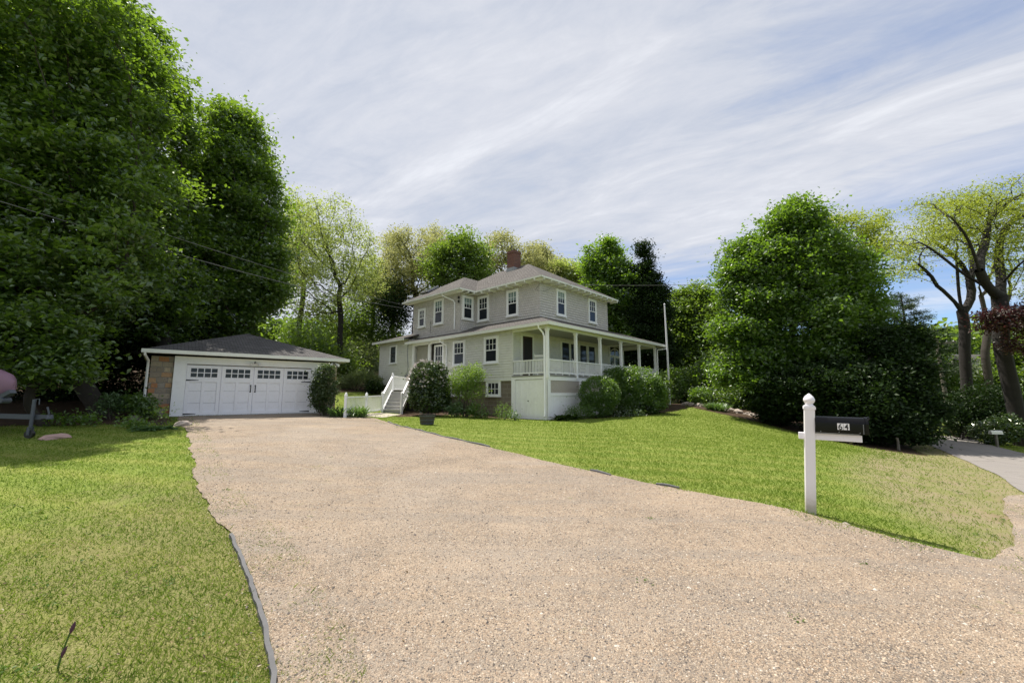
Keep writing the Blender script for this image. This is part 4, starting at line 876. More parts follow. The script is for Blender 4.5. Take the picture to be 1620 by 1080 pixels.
def skeleton(trunk, att, step=.45, kill=.9, jit=.25, iters=110, infl=1e9, grav=0., par0=None):
    pos = [np.array(p, float) for p in trunk]; par = list(par0) if par0 is not None else [-1] + list(range(len(trunk) - 1))
    P = np.array(pos); d2 = ((att[:, None] - P[None]) ** 2).sum(-1); near = d2.argmin(1); nd = d2.min(1); alive = np.ones(len(att), bool)
    for it in range(iters):
        if not alive.any(): break
        ids = np.where(alive)[0]; nn = near[ids]; vec = att[ids] - np.array(pos)[nn]; vec /= np.linalg.norm(vec, axis=1)[:, None] + 1e-9
        u_, inv = np.unique(nn, return_inverse=True); acc = np.zeros((len(u_), 3)); np.add.at(acc, inv, vec)
        acc += rng.normal(size=acc.shape) * jit * np.linalg.norm(acc, axis=1)[:, None]; acc[:, 2] += grav * np.linalg.norm(acc, axis=1)
        acc /= np.linalg.norm(acc, axis=1)[:, None] + 1e-9
        new = np.array(pos)[u_] + acc * step; base = len(pos)
        pos += list(new); par += list(u_)
        dd = ((att[ids][:, None] - new[None]) ** 2).sum(-1); mn = dd.min(1); am = dd.argmin(1)
        better = mn < nd[ids]; near[ids[better]] = base + am[better]; nd[ids[better]] = mn[better]
        alive[ids[mn < kill ** 2]] = False; alive &= nd > 1e-6
        if len(pos) > 7000: break
    return np.array(pos), np.array(par)
def branches(name, pos, par, r0, tip, m, parent, power=2.3, minr=0., wob=0.):
    n = len(pos); r = np.zeros(n); leafn = np.ones(n, bool); leafn[par[par >= 0]] = False; r[leafn] = tip ** power
    for i in range(n - 1, 0, -1): r[par[i]] += r[i]
    r = r ** (1 / power); r *= 1; sc = r0 / r[0]; r = tip + (r - tip) * (r0 - tip) / (r[0] - tip)
    e = np.where(par >= 0)[0]; e = e[r[e] >= minr]; p = par[e]
    A = pos[p]; Bq = pos[e]; d = Bq - A; L = np.linalg.norm(d, axis=1)[:, None] + 1e-9; d = d / L
    ref = np.where(np.abs(d[:, 2:3]) < .9, np.array([[0, 0, 1.]]), np.array([[1., 0, 0]])); a = np.cross(d, ref); a /= np.linalg.norm(a, axis=1)[:, None]; b = np.cross(a, d)
    Vs = []; Fs = []; off = 0
    for sel, k in ((r[e] > .05, 8), (r[e] <= .05, 4)):
        if not sel.any(): continue
        an = 2 * PI * np.arange(k) / k; ring = a[sel][:, None] * np.cos(an)[None, :, None] + b[sel][:, None] * np.sin(an)[None, :, None]
        r1 = np.minimum(r[p[sel]], r[e[sel]] * 1.35)[:, None, None]; r2 = r[e[sel]][:, None, None]
        V = np.concatenate([(A[sel] - d[sel] * r1[:, 0] * .3)[:, None] + ring * r1, (Bq[sel] + d[sel] * r2[:, 0] * .3)[:, None] + ring * r2], 1); m_ = sel.sum()
        j = np.arange(k); f = np.stack([j, (j + 1) % k, k + (j + 1) % k, k + j], 1)
        Fs.append((f[None] + (np.arange(m_) * 2 * k)[:, None, None]).reshape(-1, 4) + off); Vs.append(V.reshape(-1, 3)); off += m_ * 2 * k
    o = npmesh(name, np.concatenate(Vs), np.concatenate(Fs), m, parent, smooth=True); return o, r
def trunkline(base, top, bend=.3, n=9, lean=(0, 0)):
    b = np.array(base, float); t = np.array(top, float); s = np.linspace(0, 1, n)[:, None]; ph = rng.random(2) * 6
    off = np.concatenate([np.sin(s * 4 + ph[0]) * bend, np.cos(s * 3.3 + ph[1]) * bend, s * 0], 1) * np.sin(s * PI)
    return b + (t - b) * s + off
def PB(lst, D):
    """crown lobes: (px, py, rx_px, ry_px[, depth offset, depth radius factor]) measured on the survey photograph, turned into metres"""
    out = []
    for q in lst:
        d = D + (q[4] if len(q) > 4 else 0); c = at(q[0], q[1], d); k = d / 660.; rx, rz = q[2] * k, q[3] * k
        out.append((c.x, c.y, c.z, rx, (rx + rz) / 2 * (q[5] if len(q) > 5 else 1.), rz))
    return out
def tree(name, label, cat, base, blobs, lm, bm=None, natt=500, shell=.55, leafn=60, lsize=.2, spread=.5, r0=.28, tip=.012, group=None, trunktop=None, step=.5, kill=1., jit=.22, up=.6, bend=.25, minr=0., extra=.0, droop=.2, aspect=.62, ends_only=False, trunks=None, grav=0., power=2.1, flat=.5):
    bz = h(*base) if len(base) == 2 else base[2]; b3 = (base[0], base[1], bz); B = np.array(blobs)
    t = thing(name, label, cat, b3, 0, group); blobs = lumpy(blobs); att = inblobs(blobs, natt, shell * .8)
    low = B[:, 2].min() - B[B[:, 2].argmin(), 5] * .4; cx = np.average(B[:, :3], axis=0, weights=B[:, 3])
    tt = trunktop or (b3[0] * .6 + cx[0] * .4, b3[1] * .6 + cx[1] * .4, max(low, bz + 1.2))
    tr = trunkline((b3[0], b3[1], bz - .3), tt, bend) if trunks is None else None
    if trunks is None: pos, par = skeleton(tr, att, step, kill, jit, grav=grav)
    else:
        P_ = []; Q_ = []
        for ln in trunks:
            ln = [np.array(p, float) for p in ln]; sm = [ln[0]]
            for a_, b_ in zip(ln[:-1], ln[1:]):
                k_ = max(1, int(np.linalg.norm(b_ - a_) / .5)); sm += [a_ + (b_ - a_) * (i_ + 1) / k_ for i_ in range(k_)]
            sm = np.array(sm)
            for _ in range(3): sm[1:-1] = (sm[:-2] + sm[2:] + 2 * sm[1:-1]) / 4
            if P_: j_ = int(((np.array(P_) - sm[0]) ** 2).sum(1).argmin()); sm = sm[1:]
            else: j_ = -1
            for q_ in sm: P_.append(q_); Q_.append(j_); j_ = len(P_) - 1
        pos, par = skeleton(P_, att, step, kill, jit, grav=grav, par0=Q_)
    cnt = np.zeros(len(pos)); 
    for p in par[par >= 0]: cnt[p] += 1
    org = np.array(b3); o, r = branches('trunk', pos - org, par, r0, tip, bm or M_bark, t, power, minr=minr)
    cand = pos[(r < tip * (1.8 if ends_only else 3.0))]; cand = cand[cand[:, 2] > bz + .3]
    if len(cand) == 0: cand = att
    tot = int(natt * leafn); q = cand[rng.integers(0, len(cand), natt)] if len(cand) > natt else np.concatenate([cand, att[rng.integers(0, len(att), natt - len(cand))]])
    if extra: q = np.concatenate([q, att[rng.random(len(att)) < extra]])
    per = (rng.gamma(3, 1 / 3., len(q)) * leafn).astype(int) + 3; idx = np.repeat(np.arange(len(q)), per); C = q[idx] + rng.normal(size=(len(idx), 3)) * spread * np.array([1, 1, flat]) * (.6 + .8 * rng.random(len(q)))[idx][:, None]
    C = C[C[:, 2] > H(C[:, 0], C[:, 1]) + .05]
    leaves('crown', C - org, lsize, lm, t, up, aspect, droop)
    return t
def shrub(name, label, cat, base, blobs, lm, n=2500, lsize=.09, shell=.75, group=None, up=.5, stems=6, jitb=.12, aspect=.6, bm=None, clump=14, droop=.2):
    bz = h(*base); t = thing(name, label, cat, (base[0], base[1], bz), 0, group); org = np.array((base[0], base[1], bz))
    blobs = lumpy(blobs, 10, .22, .97); q = inblobs(blobs, max(8, n // clump), shell); idx = rng.integers(0, len(q), n); C = q[idx] + rng.normal(size=(n, 3)) * jitb * np.where(rng.random(n) < .05, 2.6, 1.)[:, None]
    g = H(C[:, 0], C[:, 1]); C = C[C[:, 2] > g + .02]
    leaves('foliage', C - org, lsize, lm, t, up, aspect, droop); mb = MB(); B = np.array(blobs)
    for i in range(stems):
        e = q[rng.integers(0, len(q))] - org; a = Vector((rng.normal() * .08, rng.normal() * .08, -.1)); e = Vector(e) * .85; mid = a.lerp(e, .5) + Vector(rng.normal(size=3) * .08)
        mb.tube([a, mid, e], [.025, .018, .008], 5)
    mb.build('stem', bm or M_bark, t); return t
def rosette(name, label, cat, x, y, n, L, wd, arch, m, spread=.1, group=None, upright=.3):
    """clump of strap or heart shaped blades"""
    bz = h(x, y); V = []; F = []
    for i in range(n):
        a = rng.random() * 2 * PI; ln = L * (.65 + .5 * rng.random()); w_ = wd * (.7 + .5 * rng.random()); r_ = spread * math.sqrt(rng.random()); bx_, by_ = r_ * math.cos(a * 3.7 + i), r_ * math.sin(a * 3.7 + i)
        d = np.array([math.cos(a), math.sin(a)]); s = np.array([-d[1], d[0]]); el = upright + rng.random() * (1.2 - upright); k0 = len(V)
        prof = [(0, .25), (.35, .8), (.6, 1.), (.85, .6), (1., .05)]
        for t_, ww in prof:
            out = ln * t_ * math.cos(el) * (1 + .2 * t_); z = ln * (t_ * math.sin(el) - arch * t_ * t_)
            c = np.array([bx_, by_]) + d * out
            for sg in (-1, 0, 1): V.append((c[0] + s[0] * sg * w_ * ww / 2, c[1] + s[1] * sg * w_ * ww / 2, max(z, .01) + (0 if sg == 0 else .12 * w_ * ww)))
        for j in range(4):
            for q in (0, 1): F.append((k0 + j * 3 + q, k0 + j * 3 + q + 1, k0 + j * 3 + 4 + q, k0 + j * 3 + 3 + q))
    o = npmesh(name, np.array(V), np.array(F), m, smooth=True); o.location = (x, y, bz); return tag(o, label, cat, group)

# --- big maples at left
tree('maple_tree', 'huge dark green maple filling the left edge, nearest of the big maples', 'tree', (-15.6, 16.2),
     PB([(-150, 60, 210, 190), (-60, 420, 130, 90, -2), (-40, 300, 120, 120, -1.5), (60, 60, 190, 170), (140, 170, 122, 125, .6), (172, 300, 118, 115, .4), (150, 400, 130, 110), (20, 240, 180, 160), (-120, 330, 200, 200), (30, 440, 160, 110), (170, 75, 52, 75, 1), (-60, 520, 140, 60)], 14.5), L_maple, M_barkd, natt=2000, leafn=62, lsize=.165, spread=.36, flat=.42, r0=.30, shell=.6, step=.5, kill=.75, extra=.5)  # low near lobes past the left edge are added to widen the lawn shade
tree('maple_tree', 'low drooping maple with bright leaves behind the covered boat at the left edge', 'tree', (-14.5, 13.2),
     PB([(20, 545, 95, 45), (-70, 500, 110, 70), (70, 580, 60, 25), (60, 505, 70, 30)], 12.8), L_maple, M_barkd, natt=240, leafn=60, lsize=.15, spread=.3, r0=.12, shell=.5, extra=.8)
tree('maple_tree', 'tall maple whose top rises behind the nearest one, left of the dome shaped maple', 'tree', (-15.8, 20.5),
     PB([(228, 130, 68, 88), (190, 60, 80, 70), (250, 230, 46, 85), (215, 330, 90, 130), (230, 470, 90, 100), (120, 480, 110, 110)], 20), L_maple, M_barkd, natt=1200, leafn=60, lsize=.19, spread=.42, flat=.42, r0=.32, shell=.5, step=.5, kill=.8, extra=.5)
tree('maple_tree', 'dome topped dark maple behind the garage roof', 'tree', (-15.2, 26.5),
     PB([(366, 240, 60, 68), (375, 330, 78, 85), (345, 430, 88, 90), (320, 315, 48, 75), (395, 430, 55, 80), (330, 510, 90, 40), (368, 192, 36, 28)], 25), L_maple, M_barkd, natt=1600, leafn=60, lsize=.2, spread=.46, flat=.42, r0=.38, shell=.5, step=.5, kill=.8, extra=.5)
tree('understory_tree', 'dark undergrowth tree behind the garage at its left corner', 'tree', (-17.5, 24), PB([(180, 540, 120, 50), (60, 560, 110, 45, -3), (240, 500, 80, 60)], 22), L_dark, M_barkd, natt=300, leafn=60, lsize=.2, spread=.5, r0=.2, extra=.8)
# --- thin spring trees behind
tree('ash_tree', 'tall thin leaved budding tree left of the house, its crown open to the sky', 'tree', (-15.5, 39),
     PB([(515, 350, 68, 45), (545, 400, 62, 60), (480, 390, 45, 70), (500, 460, 70, 50), (570, 440, 35, 45), (460, 320, 26, 30)], 38), L_spring, M_bark2, natt=2200, leafn=8, lsize=.16, spread=.34, power=1.9, r0=.26, tip=.012, shell=.1, step=.5, kill=.75, jit=.3, up=.2)
tree('oak_tree', 'yellow green budding oak left of the darker tree behind the house', 'tree', (-10.5, 46),
     PB([(645, 400, 38, 42), (665, 440, 40, 40), (620, 450, 32, 35), (680, 390, 22, 22)], 45), L_tan, M_bark2, natt=1300, leafn=8, power=1.9, lsize=.19, spread=.45, r0=.35, tip=.015, shell=.1, step=.5, kill=.8, jit=.3, up=.2)
tree('oak_tree', 'darker green leafy tree rising behind the left part of the house roof', 'tree', (-5.0, 42),
     PB([(725, 395, 42, 34), (755, 410, 26, 32), (700, 420, 30, 34), (735, 440, 50, 30)], 41), L_mid, M_barkd, natt=700, leafn=22, lsize=.24, spread=.5, r0=.32, tip=.015, shell=.2, step=.5, kill=.8, jit=.3)
tree('oak_tree', 'brownish budding tree behind the brick chimney', 'tree', (-.5, 49),
     PB([(795, 398, 30, 32), (830, 412, 34, 30), (860, 430, 28, 22), (775, 420, 24, 26)], 48), L_tan, M_bark2, natt=1300, leafn=8, power=1.9, lsize=.19, spread=.45, r0=.3, tip=.016, shell=.1, step=.5, kill=.8, jit=.3, up=.2)
tree('oak_tree', 'pale yellow green tree between the chimney and the bright maple', 'tree', (6, 50),
     PB([(895, 432, 30, 24), (925, 440, 20, 24), (870, 445, 22, 20)], 49), L_spring, M_bark2, natt=500, leafn=16, lsize=.25, spread=.5, r0=.26, tip=.016, shell=.1, step=.5, kill=.8, jit=.3)
for px, D, lobes, lm, lb in ((478, 43, [(470, 360, 36, 40), (490, 410, 40, 40), (455, 420, 34, 40)], L_spring, 'pale spring tree just right of the dome shaped maple, behind the taller one'),
    (590, 47, [(585, 430, 34, 30), (605, 460, 32, 34), (570, 470, 32, 34)], L_spring, 'low pale green tree in the gap right of the tall budding tree'),
    (622, 50, [(622, 385, 22, 24), (632, 425, 30, 34), (612, 465, 28, 34)], L_tan, 'thin pale tree touching the left side of the yellow green oak'),
    (690, 52, [(688, 372, 24, 22), (700, 400, 30, 26), (676, 420, 26, 26)], L_tan, 'pale budding tree between the two oaks behind the house'),
    (850, 53, [(848, 408, 26, 20), (875, 425, 26, 20)], L_tan, 'thin budding tree right of the chimney, farthest back')):
    q = at(px, 560, D); tree('spring_tree', lb, 'tree', (q.x, q.y), PB(lobes, D), lm, M_bark2, natt=750, leafn=9, lsize=.21, spread=.45, power=1.9, r0=.26, tip=.013, shell=.1, step=.5, kill=.8, jit=.3, up=.2)
tree('maple_tree', 'bright green maple rising behind the right end of the house roof', 'tree', (10.2, 41),
     PB([(960, 425, 42, 46), (985, 470, 40, 50), (945, 470, 26, 40), (990, 530, 50, 50)], 40), L_maple2, M_barkd, natt=1000, leafn=42, lsize=.25, spread=.42, r0=.35, shell=.4, extra=.5)
tree('cedar_tree', 'dark cedar with a ragged pointed top beside the bright maple', 'tree', (13.5, 39),
     PB([(1018, 405, 12, 25), (1020, 450, 24, 40), (1028, 500, 34, 50), (1025, 560, 42, 50), (1040, 470, 16, 20)], 38), L_dark, M_barkd, natt=700, leafn=70, lsize=.16, spread=.32, r0=.28, shell=.3, step=.4, kill=.6, jit=.4, extra=1.)
tree('locust_tree', 'light green bushy tree behind the flagpole', 'tree', (19, 45),
     PB([(1090, 480, 38, 32), (1120, 500, 34, 40), (1075, 530, 30, 40), (1110, 560, 45, 40)], 43), L_mid, M_barkd, natt=650, leafn=60, lsize=.24, spread=.5, r0=.28, shell=.4, extra=.8)
# --- trees at right
tree('maple_tree', 'large rounded maple standing alone at the right edge of the lawn', 'tree', (16.0, 25.5),
     PB([(1245, 352, 44, 36, 0, 1.2), (1240, 395, 66, 50), (1292, 400, 58, 48), (1195, 440, 52, 55), (1250, 460, 85, 60), (1330, 445, 62, 50), (1180, 510, 50, 60), (1270, 520, 95, 60), (1350, 500, 52, 55), (1200, 580, 62, 45), (1290, 580, 80, 42), (1365, 560, 45, 45), (1163, 402, 13, 22)], 24), L_maple3, M_barkd, natt=2300, leafn=54, lsize=.18, spread=.40, flat=.42, r0=.30, shell=.55, step=.5, kill=.75, extra=.5)
tree('yew_tree', 'dense dark evergreen hanging to the ground behind the mailbox', 'tree', (16.3, 20.6),
     PB([(1380, 600, 60, 40), (1430, 590, 34, 36, -.3), (1310, 620, 62, 44, .5), (1415, 675, 55, 26, -1), (1350, 672, 50, 24, -.5), (1440, 540, 24, 30, 1), (1250, 630, 60, 40, 2.5), (1440, 640, 36, 30, -.6), (1375, 640, 50, 30, -.8), (1398, 545, 26, 34, .5)], 20.5), L_dark, M_barkd, natt=800, leafn=75, lsize=.15, spread=.3, r0=.22, shell=.5, step=.4, kill=.7, extra=1.)
def pine():
    b = at(1448, 660, 34); bz = h(b.x, b.y); t = thing('pine_tree', 'dark pine with flat layered branches above the crossarm of the pole', 'tree', (b.x, b.y, bz)); top = at(1425, 466, 34)
    mb = MB(); A = Vector((0, 0, -.2)); T = top - Vector((b.x, b.y, bz)); mb.tube([A, A.lerp(T, .5) + Vector((.2, 0, 0)), T], [.25, .16, .04], 8); C = []; segs = []
    for i in range(34):
        f = .35 + .64 * i / 34; p = A.lerp(T, f); az = i * 2.4; ln = (1 - f) * 6.2 + .5; e = p + Vector((math.cos(az) * ln, math.sin(az) * ln, ln * .12 + .1)); mb.tube([p, p.lerp(e, .5) - Vector((0, 0, .05)), e], [.05, .035, .012], 5)
        for k in range(int(10 + ln * 14)): s_ = .3 + .75 * rng.random(); C.append(np.array(p.lerp(e, s_)) + rng.normal(size=3) * np.array([.32, .32, .12]) * (.5 + ln * .13))
    mb.build('trunk', M_barkd, t); C = np.array(C); C = np.repeat(C, 26, 0) + rng.normal(size=(len(C) * 26, 3)) * np.array([.16, .16, .10])
    leaves('crown', C, .17, L_pine, t, .1, .16, 0)
pine()
tree('beech_tree', 'pale spring beech seen over the crown of the rounded maple', 'tree', (23.5, 44),
     PB([(1345, 360, 50, 24), (1385, 375, 35, 26), (1320, 350, 24, 16), (1375, 400, 36, 20), (1400, 345, 20, 14)], 44), L_yellow, M_bark2, natt=800, leafn=9, lsize=.19, spread=.42, r0=.3, tip=.015, shell=.3, step=.5, kill=.8, jit=.25, up=.5)
def BT(px, py, D): p = at(px, py, D); return (p.x, p.y, p.z)
def CR(pts, D, dd=0.):
    """limb centre line measured on the enlarged corner of the survey photograph"""
    n = len(pts); return [BT(1280 + x / 2.297, 250 + y / 2.297, D + dd * i / max(1, n - 1)) for i, (x, y) in enumerate(pts)]
b = at(1617, 700, 23); bz = h(b.x, b.y)
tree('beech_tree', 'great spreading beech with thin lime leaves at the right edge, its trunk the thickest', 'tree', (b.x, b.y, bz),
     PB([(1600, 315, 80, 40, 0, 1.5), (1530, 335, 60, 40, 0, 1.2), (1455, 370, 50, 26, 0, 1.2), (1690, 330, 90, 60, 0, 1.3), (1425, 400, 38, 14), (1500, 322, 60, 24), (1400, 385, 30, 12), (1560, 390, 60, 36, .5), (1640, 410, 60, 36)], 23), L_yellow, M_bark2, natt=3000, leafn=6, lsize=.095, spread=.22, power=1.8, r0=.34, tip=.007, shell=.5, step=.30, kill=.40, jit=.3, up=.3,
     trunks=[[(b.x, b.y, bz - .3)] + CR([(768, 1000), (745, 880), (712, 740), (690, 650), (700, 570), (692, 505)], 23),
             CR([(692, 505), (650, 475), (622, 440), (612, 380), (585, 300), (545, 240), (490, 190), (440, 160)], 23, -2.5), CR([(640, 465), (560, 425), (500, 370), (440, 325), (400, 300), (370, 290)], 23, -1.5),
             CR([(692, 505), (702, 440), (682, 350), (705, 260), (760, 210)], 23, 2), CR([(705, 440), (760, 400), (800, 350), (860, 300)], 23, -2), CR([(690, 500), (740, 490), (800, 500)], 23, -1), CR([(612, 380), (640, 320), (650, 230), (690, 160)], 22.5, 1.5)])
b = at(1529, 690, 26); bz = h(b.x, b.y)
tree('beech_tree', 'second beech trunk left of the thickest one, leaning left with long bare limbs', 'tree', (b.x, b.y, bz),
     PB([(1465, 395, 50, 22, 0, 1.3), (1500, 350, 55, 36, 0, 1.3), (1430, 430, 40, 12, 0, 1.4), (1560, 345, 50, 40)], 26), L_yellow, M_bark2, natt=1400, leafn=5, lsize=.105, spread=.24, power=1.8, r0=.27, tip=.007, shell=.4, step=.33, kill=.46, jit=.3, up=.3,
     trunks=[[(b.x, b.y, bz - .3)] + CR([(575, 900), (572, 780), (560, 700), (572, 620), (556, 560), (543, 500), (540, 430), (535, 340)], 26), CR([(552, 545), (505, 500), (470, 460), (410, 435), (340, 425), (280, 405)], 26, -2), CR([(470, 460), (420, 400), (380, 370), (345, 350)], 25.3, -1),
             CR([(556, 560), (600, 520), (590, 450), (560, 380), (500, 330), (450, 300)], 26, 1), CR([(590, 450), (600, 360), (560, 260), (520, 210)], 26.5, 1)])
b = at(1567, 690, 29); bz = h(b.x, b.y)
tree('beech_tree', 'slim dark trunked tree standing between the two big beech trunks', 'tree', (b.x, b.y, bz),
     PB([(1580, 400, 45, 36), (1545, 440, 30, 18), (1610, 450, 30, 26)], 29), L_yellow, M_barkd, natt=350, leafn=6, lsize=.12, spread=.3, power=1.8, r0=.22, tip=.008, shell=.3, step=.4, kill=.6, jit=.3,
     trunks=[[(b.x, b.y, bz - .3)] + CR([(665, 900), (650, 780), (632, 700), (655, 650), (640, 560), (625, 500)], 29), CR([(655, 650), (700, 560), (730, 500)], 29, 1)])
tree('purple_beech_tree', 'purple leaved branches hanging in from the right edge', 'tree', (29.5, 21.5),
     PB([(1600, 508, 45, 22), (1660, 500, 50, 40), (1565, 500, 24, 12), (1610, 545, 26, 12)], 21), L_purple, M_barkd, natt=330, leafn=26, lsize=.12, spread=.25, r0=.15, shell=.3, step=.4, kill=.6, extra=.7)
tree('oak_tree', 'green leafed tree at the right edge behind the purple branches', 'tree', (40, 33), PB([(1640, 580, 60, 50), (1600, 620, 40, 30)], 31), L_mid, M_barkd, natt=250, leafn=50, lsize=.22, spread=.45, r0=.2, shell=.3, extra=.8)

# --- shrubs and woodland edge
def S(name, label, cat, px, py, D, lobes, lm, **kw):
    q = at(px, py, D); return shrub(name, label, cat, (q.x, q.y), PB(lobes, D), lm, **kw)
S('rhododendron', 'tall rhododendron with pale flower buds beside the entry steps', 'shrub', 679, 655, 23.5, [(677, 600, 30, 30), (680, 628, 33, 28), (666, 615, 18, 30), (694, 608, 17, 34)], L_rhodo, n=15000, lsize=.14, aspect=.38, shell=.88, up=.5, jitb=.07)
q = inblobs(PB([(677, 600, 32, 32), (680, 622, 35, 28), (664, 608, 20, 28)], 23.5), 420, .95); q = q[q[:, 2] > 2.0][:260]; q = np.concatenate([q, q[:260 - len(q)]]); leaves('petal', np.repeat(q, 6, 0) + rng.normal(size=(1560, 3)) * .035 - np.array(bpy.data.objects['rhododendron'].location), .07, L_petal, bpy.data.objects['rhododendron'], .2, .8)
S('lilac_shrub', 'light green open shrub with several stems against the basement wall', 'shrub', 738, 658, 23.4, [(735, 600, 30, 22), (750, 592, 22, 16), (720, 612, 18, 16), (745, 620, 28, 16)], L_lime, n=7000, lsize=.09, shell=.4, stems=16, jitb=.13)
S('small_shrub', 'small pale leaved bush right of the downspout under the basement wall', 'shrub', 722, 657, 23.3, [(722, 646, 15, 10)], L_hosta, n=900, lsize=.12, stems=3)
S('small_shrub', 'low dark bush at the foot of the light green open shrub', 'shrub', 757, 660, 22.8, [(757, 650, 18, 10)], L_shrub, n=1000, lsize=.10, stems=3)
S('small_shrub', 'ferny low bush left of the storage doors', 'shrub', 795, 661, 22.3, [(797, 651, 13, 12)], L_shrub, n=900, lsize=.08, aspect=.3, stems=3)
S('small_shrub', 'tiny bush touching the left foot of the white storage doors', 'shrub', 815, 664, 21.7, [(815, 659, 8, 5)], L_hosta, n=260, lsize=.08, stems=2)
S('rounded_shrub', 'round bright green shrub in front of the lattice, nearest of the row along the porch', 'shrub', 948, 660, 23.0, [(948, 622, 33, 28), (945, 640, 28, 20)], L_shrub, n=20000, lsize=.075, shell=.88, jitb=.05, up=.6)
S('low_shrub', 'feathery low shrub at the left foot of the round bright one', 'shrub', 922, 663, 22.3, [(922, 652, 18, 11), (905, 654, 10, 8)], L_shrub, n=2200, lsize=.10, aspect=.25, stems=3)
S('viburnum', 'broad viburnum with paler leaf tips, tallest of the row along the porch', 'shrub', 1005, 655, 25.5, [(1005, 610, 42, 30), (985, 600, 25, 20), (1010, 635, 45, 24), (1030, 620, 22, 26), (965, 600, 24, 16, 1)], L_shrub, n=26000, lsize=.11, shell=.8, jitb=.10, up=.6)
S('viburnum', 'lighter shrub between the tallest porch shrub and the flagpole', 'shrub', 1045, 645, 29.5, [(1048, 610, 12, 22), (1040, 630, 18, 18)], L_lime, n=3200, lsize=.12, shell=.8)
S('viburnum', 'dark green shrub growing around the foot of the flagpole', 'shrub', 1066, 640, 34, [(1065, 595, 12, 18), (1070, 612, 16, 16), (1058, 630, 12, 12)], L_shrub, n=2600, lsize=.14, shell=.7)
S('low_shrub', 'dark low plants under the tallest porch shrub', 'shrub', 985, 665, 23.8, [(985, 656, 36, 8), (1020, 650, 26, 8, 1.5)], L_rhodo, n=2400, lsize=.11, stems=3)
S('clipped_shrub', 'bright round clipped shrub at the top of the lawn', 'shrub', 1108, 641, 32.5, [(1108, 625, 18, 14), (1104, 630, 14, 12)], L_maple2, n=3600, lsize=.10, shell=.85, jitb=.08)
S('climbing_ivy', 'ivy climbing the right front corner of the garage', 'ivy', 513, 655, 19.6, [(513, 590, 16, 14, 0, .6), (516, 612, 19, 22, 0, .6), (514, 636, 15, 18, 0, .6), (505, 620, 13, 26, 0, .6)], L_ivy, n=7500, lsize=.09, shell=.6, jitb=.08, stems=8)
S('small_shrub', 'white edged leafy bush in the bed left of the garage', 'shrub', 180, 655, 15.4, [(178, 637, 18, 13)], L_hosta, n=1100, lsize=.09, stems=4)
S('small_shrub', 'dark leafy bush in the bed nearest the garage downspout', 'shrub', 222, 656, 15.6, [(220, 640, 20, 12), (235, 650, 14, 8)], L_shrub, n=1800, lsize=.10, stems=4)
S('weed_stalk', 'thin leafy weed standing before the left corner of the garage', 'plant', 256, 668, 13.9, [(254, 655, 7, 10), (262, 645, 5, 5)], L_lime, n=90, lsize=.09, stems=5, clump=8)
S('ground_ivy', 'low green weeds at the lawn edge beside the trailer tongue', 'ground cover', 105, 664, 13.4, [(100, 664, 24, 4), (140, 664, 16, 3)], L_maple2, n=700, lsize=.09, stems=1)
S('ground_ivy', 'low green weeds between the hosta clump and the trees', 'ground cover', 212, 672, 13.2, [(212, 672, 18, 4), (200, 668, 14, 3)], L_maple2, n=700, lsize=.07, stems=1)
S('pale_hedge', 'mounded pale green juniper hedge on the slope behind the fence', 'hedge', 563, 612, 33.0, [(550, 603, 18, 10), (572, 598, 22, 12), (592, 605, 12, 10)], L_hedge, n=6500, lsize=.15, aspect=.3, shell=.8)
S('dark_hedge', 'dark hedge between the pale hedge and the house', 'hedge', 596, 615, 32.0, [(592, 612, 12, 9)], L_dark, n=1500, lsize=.14, shell=.8)
for i, (px, py, D, rx, ry, lm, lb) in enumerate([
    (520, 575, 38, 50, 26, L_mid, 'woodland bush above the garage roof at its right end'), (570, 572, 42, 36, 30, L_hedge, 'light woodland bush above the pale hedge'), (480, 540, 36, 40, 36, L_maple, 'dark woodland bush behind the peak of the garage'),
    (600, 520, 46, 40, 40, L_mid, 'woodland bush behind the far left corner of the house'), (545, 500, 44, 50, 36, L_mid, 'woodland bush under the tall budding tree'), (625, 475, 44, 22, 40, L_dark, 'dark evergreen touching the left end of the upper roof'),
    (1085, 610, 38, 24, 30, L_maple, 'dark bush right of the flagpole'), (1130, 590, 36, 30, 34, L_maple, 'bush left of the rounded maple'), (1165, 620, 32, 40, 34, L_maple, 'shaded bush under the left side of the rounded maple'), (1085, 570, 44, 36, 34, L_mid, 'woodland bush far behind the flagpole'),
    (1010, 590, 42, 40, 30, L_dark, 'dark bush seen through the far porch posts'), (1220, 640, 31, 50, 30, L_dark, 'dark bush behind the trunk of the rounded maple'), (1300, 640, 30, 60, 40, L_dark, 'dark bush behind the white mailbox post'),
    (1500, 610, 34, 40, 34, L_maple, 'woodland bush right of the dark evergreen'), (1555, 625, 33, 40, 36, L_maple, 'woodland bush between the beech trunks'), (1470, 590, 34, 30, 40, L_maple, 'woodland bush left of the utility pole'), (1625, 640, 30, 40, 40, L_maple, 'woodland bush at the right edge behind the beech'),
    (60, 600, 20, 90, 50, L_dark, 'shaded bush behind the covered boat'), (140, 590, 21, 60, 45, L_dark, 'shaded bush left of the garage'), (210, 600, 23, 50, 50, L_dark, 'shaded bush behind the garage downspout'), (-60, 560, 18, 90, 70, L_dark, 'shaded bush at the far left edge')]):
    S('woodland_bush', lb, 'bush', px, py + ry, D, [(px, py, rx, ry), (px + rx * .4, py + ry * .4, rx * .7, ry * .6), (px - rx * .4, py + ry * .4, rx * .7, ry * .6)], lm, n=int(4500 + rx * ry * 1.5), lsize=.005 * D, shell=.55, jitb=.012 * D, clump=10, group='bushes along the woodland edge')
S('woodland_bush', 'dark bush hiding the foot of the second beech trunk', 'bush', 1520, 690, 25, [(1518, 655, 34, 26), (1540, 640, 24, 24)], L_dark, n=9000, lsize=.13, shell=.55, jitb=.25, group='bushes along the woodland edge')
